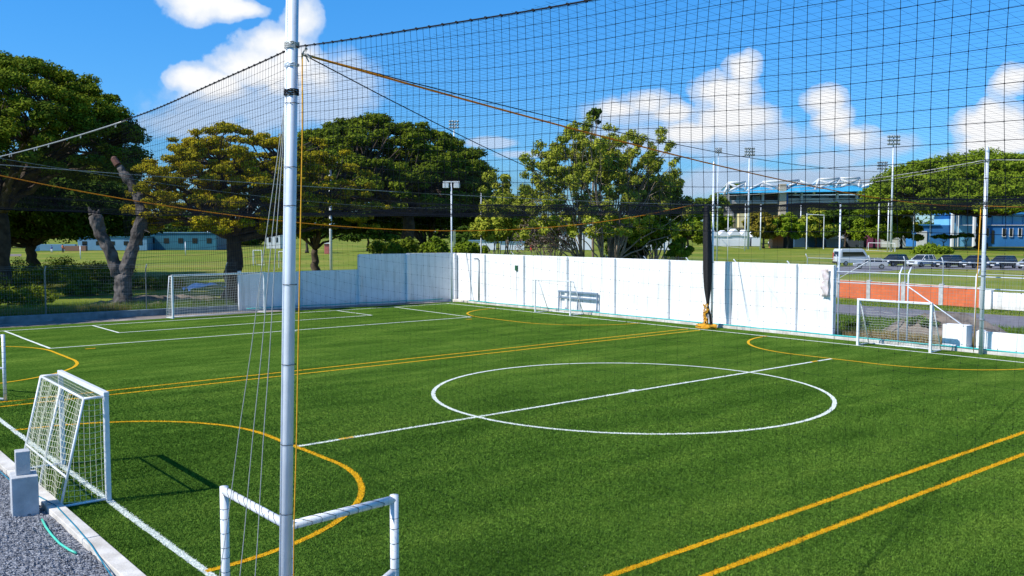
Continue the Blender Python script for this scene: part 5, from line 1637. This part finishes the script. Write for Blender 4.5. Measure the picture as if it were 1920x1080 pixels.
# ------------------------------------------------------------------ light blue building
DBB = 290.0; KB = DBB / FPX
bp_ = at(1820, 433, DBB)
BB = thing('blue_building', 'light blue two storey building with white columns behind the dome shaped tree', 'building', (bp_.x, bp_.y, 0), YAW - R(90))


def bb(name, x0, x1, y0, y1, dy, t_, m, parent=None):
    X0 = (1600 + x0 / 6 - 1820) * KB; X1 = (1600 + x1 / 6 - 1820) * KB
    Z0 = max(0, CAM_H + (433 - 370 - y1 / 6) * KB); Z1 = CAM_H + (433 - 370 - y0 / 6) * KB
    return bevel(MB().box(((X0 + X1) / 2, dy + t_ / 2, (Z0 + Z1) / 2), (X1 - X0, t_, Z1 - Z0)).build(name, m, parent or BB), .04)


M_LB = mat('light_blue_render', (0.20, 0.52, 0.78), (0.14, 0.42, 0.68), .8, scale=.2)
M_DB = mat('deep_blue_render', (0.035, 0.20, 0.50), (0.02, 0.14, 0.40), .8, scale=.2)
M_RB = mat('roof_blue', (0.05, 0.28, 0.62), (0.03, 0.2, 0.5), .6, scale=.2)
bb('wall', 1150, 2600, 195, 560, 3, 12, M_LB)
bb('roof', 1105, 2650, 120, 192, 0, 17, M_RB)
bb('lower_wall', 1440, 2600, 318, 560, .8, 2.0, M_DB)
bb('annex', 720, 1140, 312, 560, 1.5, 10, M_DB)
bb('annex_trim', 715, 1000, 305, 318, 1.1, 11, M_RB)
bb('shutter', 735, 850, 380, 560, 1.2, .25, M_WPAINT)
for x, w_ in ((1098, 26), (1345, 22), (2080, 22), (1455, 20)):
    bb('column', x, x + w_, 150, 560, -.6, 1.0, M_WPAINT)
bb('string_course', 1120, 2600, 310, 317, .5, .6, M_WPAINT)
for x in (1150, 1175): bb('pipe', x, x + 8, 195, 560, -.2, .3, M_WPAINT)
for x in (1200, 1260, 1320, 1500, 1610, 1730, 1840, 1960, 2100):
    bb('pilaster', x, x + 6, 200, 308, 2.8, .2, M_RB)
for x in (1500, 1690, 1770, 1870, 2000, 2150):
    w_ = bb('window', x, x + 36, 350, 440, .6, .18, M_GLASS)
    bb('window_frame', x - 3, x, 346, 440, .5, .25, M_WPAINT); bb('window_frame', x + 36, x + 39, 346, 440, .5, .25, M_WPAINT)
    bb('sill', x - 2, x + 38, 441, 446, .5, .2, M_WPAINT, None)
bb('doorway', 1570, 1600, 370, 520, .65, .14, M_GLASS)
# parasol like flat tree in front of it
px_tree('small flat topped tree in front of the light blue building', 1770, 262, 437, 22, 446, leafm=L_BRI, barkm=M_BARKL, seed=301, npads=14, nleaf=2500, leaf=.3, pad=.35, padz=.4, limbs=6, tr=.2, fork=1.5)
px_tree('small flat topped tree beside the columns of the light blue building', 1812, 264, 435, 18, 443, leafm=L_BRI, barkm=M_BARKL, seed=302, npads=12, nleaf=2000, leaf=.3, pad=.35, padz=.4, limbs=6, tr=.2, fork=1.5)


# ------------------------------------------------------------------ small distant buildings, tents
def small_building(label, px, d, top_py, w_px, depth, wallm, roofm=None, roof='flat', name='building', bot=0.0, cat='building', windows=0, group=None):
    p = at(px, 433, d); k = d / FPX
    H = CAM_H + (433 - top_py) * k; w = w_px * k
    th = thing(name, label, cat, (p.x, p.y, 0), YAW - R(90), group=group)
    eave = H if roof == 'flat' else H * .62
    bevel(MB().box((0, depth / 2, eave / 2), (w, depth, eave)).build('wall', wallm, th), .03)
    if roof == 'gable':
        MB().prism([(-w / 2 - .3, eave), (0, H), (w / 2 + .3, eave)], -.3, depth + .3).build('roof', roofm, th)
    elif roof == 'arch':
        prof = [(-w / 2 - .05 + (w + .1) * i / 12, eave + (H - eave) * math.sin(math.pi * i / 12)) for i in range(13)]
        MB().prism(prof, -.1, depth + .1).build('roof', roofm, th)
    elif roofm:
        MB().box((0, depth / 2, eave + .12), (w + .5, depth + .5, .22)).build('roof', roofm, th)
    for i in range(windows):
        x = -w / 2 + w * (i + .5) / windows
        MB().box((x, -.03, eave * .55), (w / windows * .35, .08, eave * .3)).build('window', M_GLASS, th)
    return th


M_TEALW = mat('teal_sheet', (0.025, 0.15, 0.21), (0.015, 0.10, 0.15), .6, scale=.3)
M_BLW = mat('pale_blue_render', (0.15, 0.30, 0.42), (0.10, 0.22, 0.33), .8, scale=.3)
M_RED = mat('red_tile', (0.55, 0.13, 0.06), (0.42, 0.09, 0.04), .8, scale=1)
M_TENT = mat('tent_canvas', (0.82, 0.83, 0.85), (0.7, 0.72, 0.75), .6, scale=.3)
small_building('long teal blue building under the trees at the left', 325, 240, 437, 160, 9, M_TEALW, M_BLW, windows=6)
small_building('pale blue building left of the dead tree', 210, 236, 445, 130, 8, M_BLW, M_TEALW, windows=5)
small_building('white gate pillar at the far left of the lawn', 56, 225, 441, 12, 3, M_WPAINT)
small_building('low blue grey wall right of the white gate pillar', 100, 232, 458, 80, 1, M_BLW, name='garden_wall', cat='wall')
small_building('low brown wall by the dead tree on the far lawn', 140, 228, 461, 40, 1, mat('brown_render', (.22, .12, .08)), name='garden_wall', cat='wall')
small_building('small house with a red tiled roof left of the foreground pole', 512, 260, 418, 26, 7, M_WPAINT, M_RED, 'gable', name='house', cat='house', windows=2)
small_building('narrow red and white kiosk right of the foreground pole', 612, 200, 457, 9, 1.5, mat('red_render', (.5, .14, .12)), M_WPAINT, name='kiosk', cat='kiosk')
for i, (px, w_, t_) in enumerate(((1338, 22, 431), (1358, 22, 432), (1379, 22, 429), (1398, 16, 431), (1418, 16, 434))):
    small_building(['white', 'second white', 'middle white', 'fourth white', 'round topped white'][i] + ' tent of the row beneath the stadium, counted from the left', px, 300, t_, w_, 6, M_TENT, M_TENT, 'arch' if i == 4 else 'gable', name='tent', cat='tent',
                   group='white tents beneath the stadium')
small_building('orange kiosk beneath the golden tree', 1459, 268, 436, 20, 4, mat('orange_render', (.62, .22, .10)), None, name='kiosk', cat='kiosk')
small_building('dark shed right of the orange kiosk', 1479, 270, 436, 18, 4, mat('dark_shed', (.05, .035, .03)), None, name='shed', cat='shed')
for i, (px, w_, t_, c_) in enumerate(((1500, 20, 438, (.03, .08, .15)), (1530, 30, 436, (.05, .12, .2)), (1568, 36, 439, (.5, .55, .6)), (1605, 30, 438, (.08, .1, .12)), (1640, 26, 440, (.25, .06, .14)), (1668, 34, 438, (.8, .82, .84)), (1692, 14, 438, (.55, .62, .75)))):
    small_building(['navy', 'dark blue', 'grey', 'charcoal', 'maroon', 'bright white', 'pale blue'][i] + ' market stall in the row behind the far lawn', px, 280, t_, w_, 5, mat('stall_%s' % 'abcdefg'[i], c_), M_TENT if i in (2, 5) else None, 'arch' if i in (2, 5) else 'flat',
                   name='stall', cat='stall', group='stalls behind the far lawn')
for i, (px, w_, t_) in enumerate(((905, 50, 452), (960, 46, 455), (1080, 60, 436), (1230, 60, 438))):
    small_building(['low pale shed behind the wall by the slim white post', 'low white shed behind the small olive tree', 'white marquee seen through the feathery tree', 'white marquee with turquoise trim by the bushy tree'][i], px, 240, t_, w_, 5, M_TENT, M_BLW if i < 2 else M_TEALW, 'flat', name='shed' if i < 2 else 'marquee', cat='shed' if i < 2 else 'marquee')


# ------------------------------------------------------------------ people far away
def person(label, px, py, shirt, trousers, h=1.75, seed=0, arm=0.3):
    p = gat(px, py); th = thing('person', label, 'person', p, YAW - R(90))
    me = bpy.data.meshes.new('body'); s = h / 1.75
    J = {'pelvis': (0, 0, .92), 'chest': (0, 0, 1.25), 'neck': (0, 0, 1.46), 'head': (0, -.01, 1.58), 'top': (0, 0, 1.70),
         'shl': (-.17, 0, 1.40), 'ell': (-.24, -.02, 1.13), 'hal': (-.26 - arm * .2, -.12, .9), 'shr': (.17, 0, 1.40), 'elr': (.24, .02, 1.13), 'har': (.26, -.1, .88),
         'hl': (-.09, 0, .88), 'kl': (-.11, -.05, .48), 'fl': (-.12, .02, .06), 'tl': (-.13, -.16, .03), 'hr': (.09, 0, .88), 'kr': (.11, -.02, .48), 'fr': (.13, .08, .06), 'tr': (.14, -.1, .03)}
    E_ = [('pelvis', 'chest'), ('chest', 'neck'), ('neck', 'head'), ('head', 'top'), ('chest', 'shl'), ('shl', 'ell'), ('ell', 'hal'), ('chest', 'shr'), ('shr', 'elr'), ('elr', 'har'),
          ('pelvis', 'hl'), ('hl', 'kl'), ('kl', 'fl'), ('fl', 'tl'), ('pelvis', 'hr'), ('hr', 'kr'), ('kr', 'fr'), ('fr', 'tr')]
    rad = dict(pelvis=.14, chest=.16, neck=.06, head=.1, top=.07, shl=.07, ell=.045, hal=.035, shr=.07, elr=.045, har=.035, hl=.09, kl=.065, fl=.045, tl=.035, hr=.09, kr=.065, fr=.045, tr=.035)
    ks = list(J); me.from_pydata([tuple(c * s for c in J[k]) for k in ks], [(ks.index(a), ks.index(b)) for a, b in E_], [])
    o = bpy.data.objects.new('body', me); C.objects.link(o); o.parent = th
    me.materials.append(M_SKIN)
    o.modifiers.new('skin', 'SKIN'); sk = me.skin_vertices[0].data
    for i, k in enumerate(ks): sk[i].radius = (rad[k] * s, rad[k] * s * .8); sk[i].use_root = (k == 'pelvis')
    ss = o.modifiers.new('sub', 'SUBSURF'); ss.levels = 1; ss.render_levels = 1
    MB().lathe([(.17 * s, .9 * s), (.16 * s, 1.1 * s), (.2 * s, 1.3 * s), (.19 * s, 1.42 * s), (.08 * s, 1.47 * s)], (0, 0, 0), 10).build('shirt', shirt, th, smooth=True)
    for sx_ in (-1, 1):
        MB().tube([(sx_ * .09 * s, 0, .95 * s), (sx_ * .11 * s, -.03 * s, .48 * s), (sx_ * .125 * s, .05 * s, .1 * s)], [.12 * s, .09 * s, .075 * s], 8).build('trouser_leg', trousers, th, smooth=True)
    MB().lathe([(.105 * s, 1.6 * s), (.11 * s, 1.68 * s), (.06 * s, 1.76 * s)], (0, .01, 0), 8).build('hair', M_TYRE, th, smooth=True)
    return th


C_W = mat('white_cloth', (.75, .75, .75)); C_R = mat('red_cloth', (.65, .04, .03)); C_B = mat('blue_cloth', (.08, .15, .5)); C_O = mat('orange_cloth', (.75, .2, .08)); C_K = mat('dark_cloth', (.03, .03, .04))
person('person in an orange and white top standing on the far left lawn', 118, 474, C_O, C_K, 2.0)
person('person in a blue top near the person in orange on the far left lawn', 97, 474, C_B, C_W, 1.7)
person('person in a red top seen over the white wall by the bare brown tree', 996, 472, C_R, C_R, 2.0)
person('person in white on the lawn left of the bundled curtain', 1287, 474, C_W, C_W, 1.8)
person('person in white by the orange kiosk', 1441, 462, C_W, C_K, 1.8)
bl = MB(); c = gat(119, 473)
bpy_ball = MB()
for _ in (0,):
    n = 10; V_ = []; F_ = []
    bpy_ball.lathe([(.02, -.3), (.2, -.22), (.3, 0), (.2, .22), (.02, .3)], (c.x, c.y - .6, 1.0), 12)
tag(bpy_ball.build('ball', C_O, smooth=True), 'large orange ball held in front of the person in orange', 'ball')

# short posts on the left lawn
for px, py, t_, lb in ((151, 486, 462, 'short white post on the lawn left of the dead tree'), (348, 479, 455, 'slim white post on the lawn in front of the teal building'),
                       (390, 467, 430, 'white post at the right end of the teal building')):
    p = gat(px, py); d = (p - Vector((0, 0, CAM_H))).dot(Fv)
    plain_pole('post', lb, p, CAM_H + (433 - t_) * d / FPX, .09, M_WPAINT, cat='post', group='white posts on the left lawn')
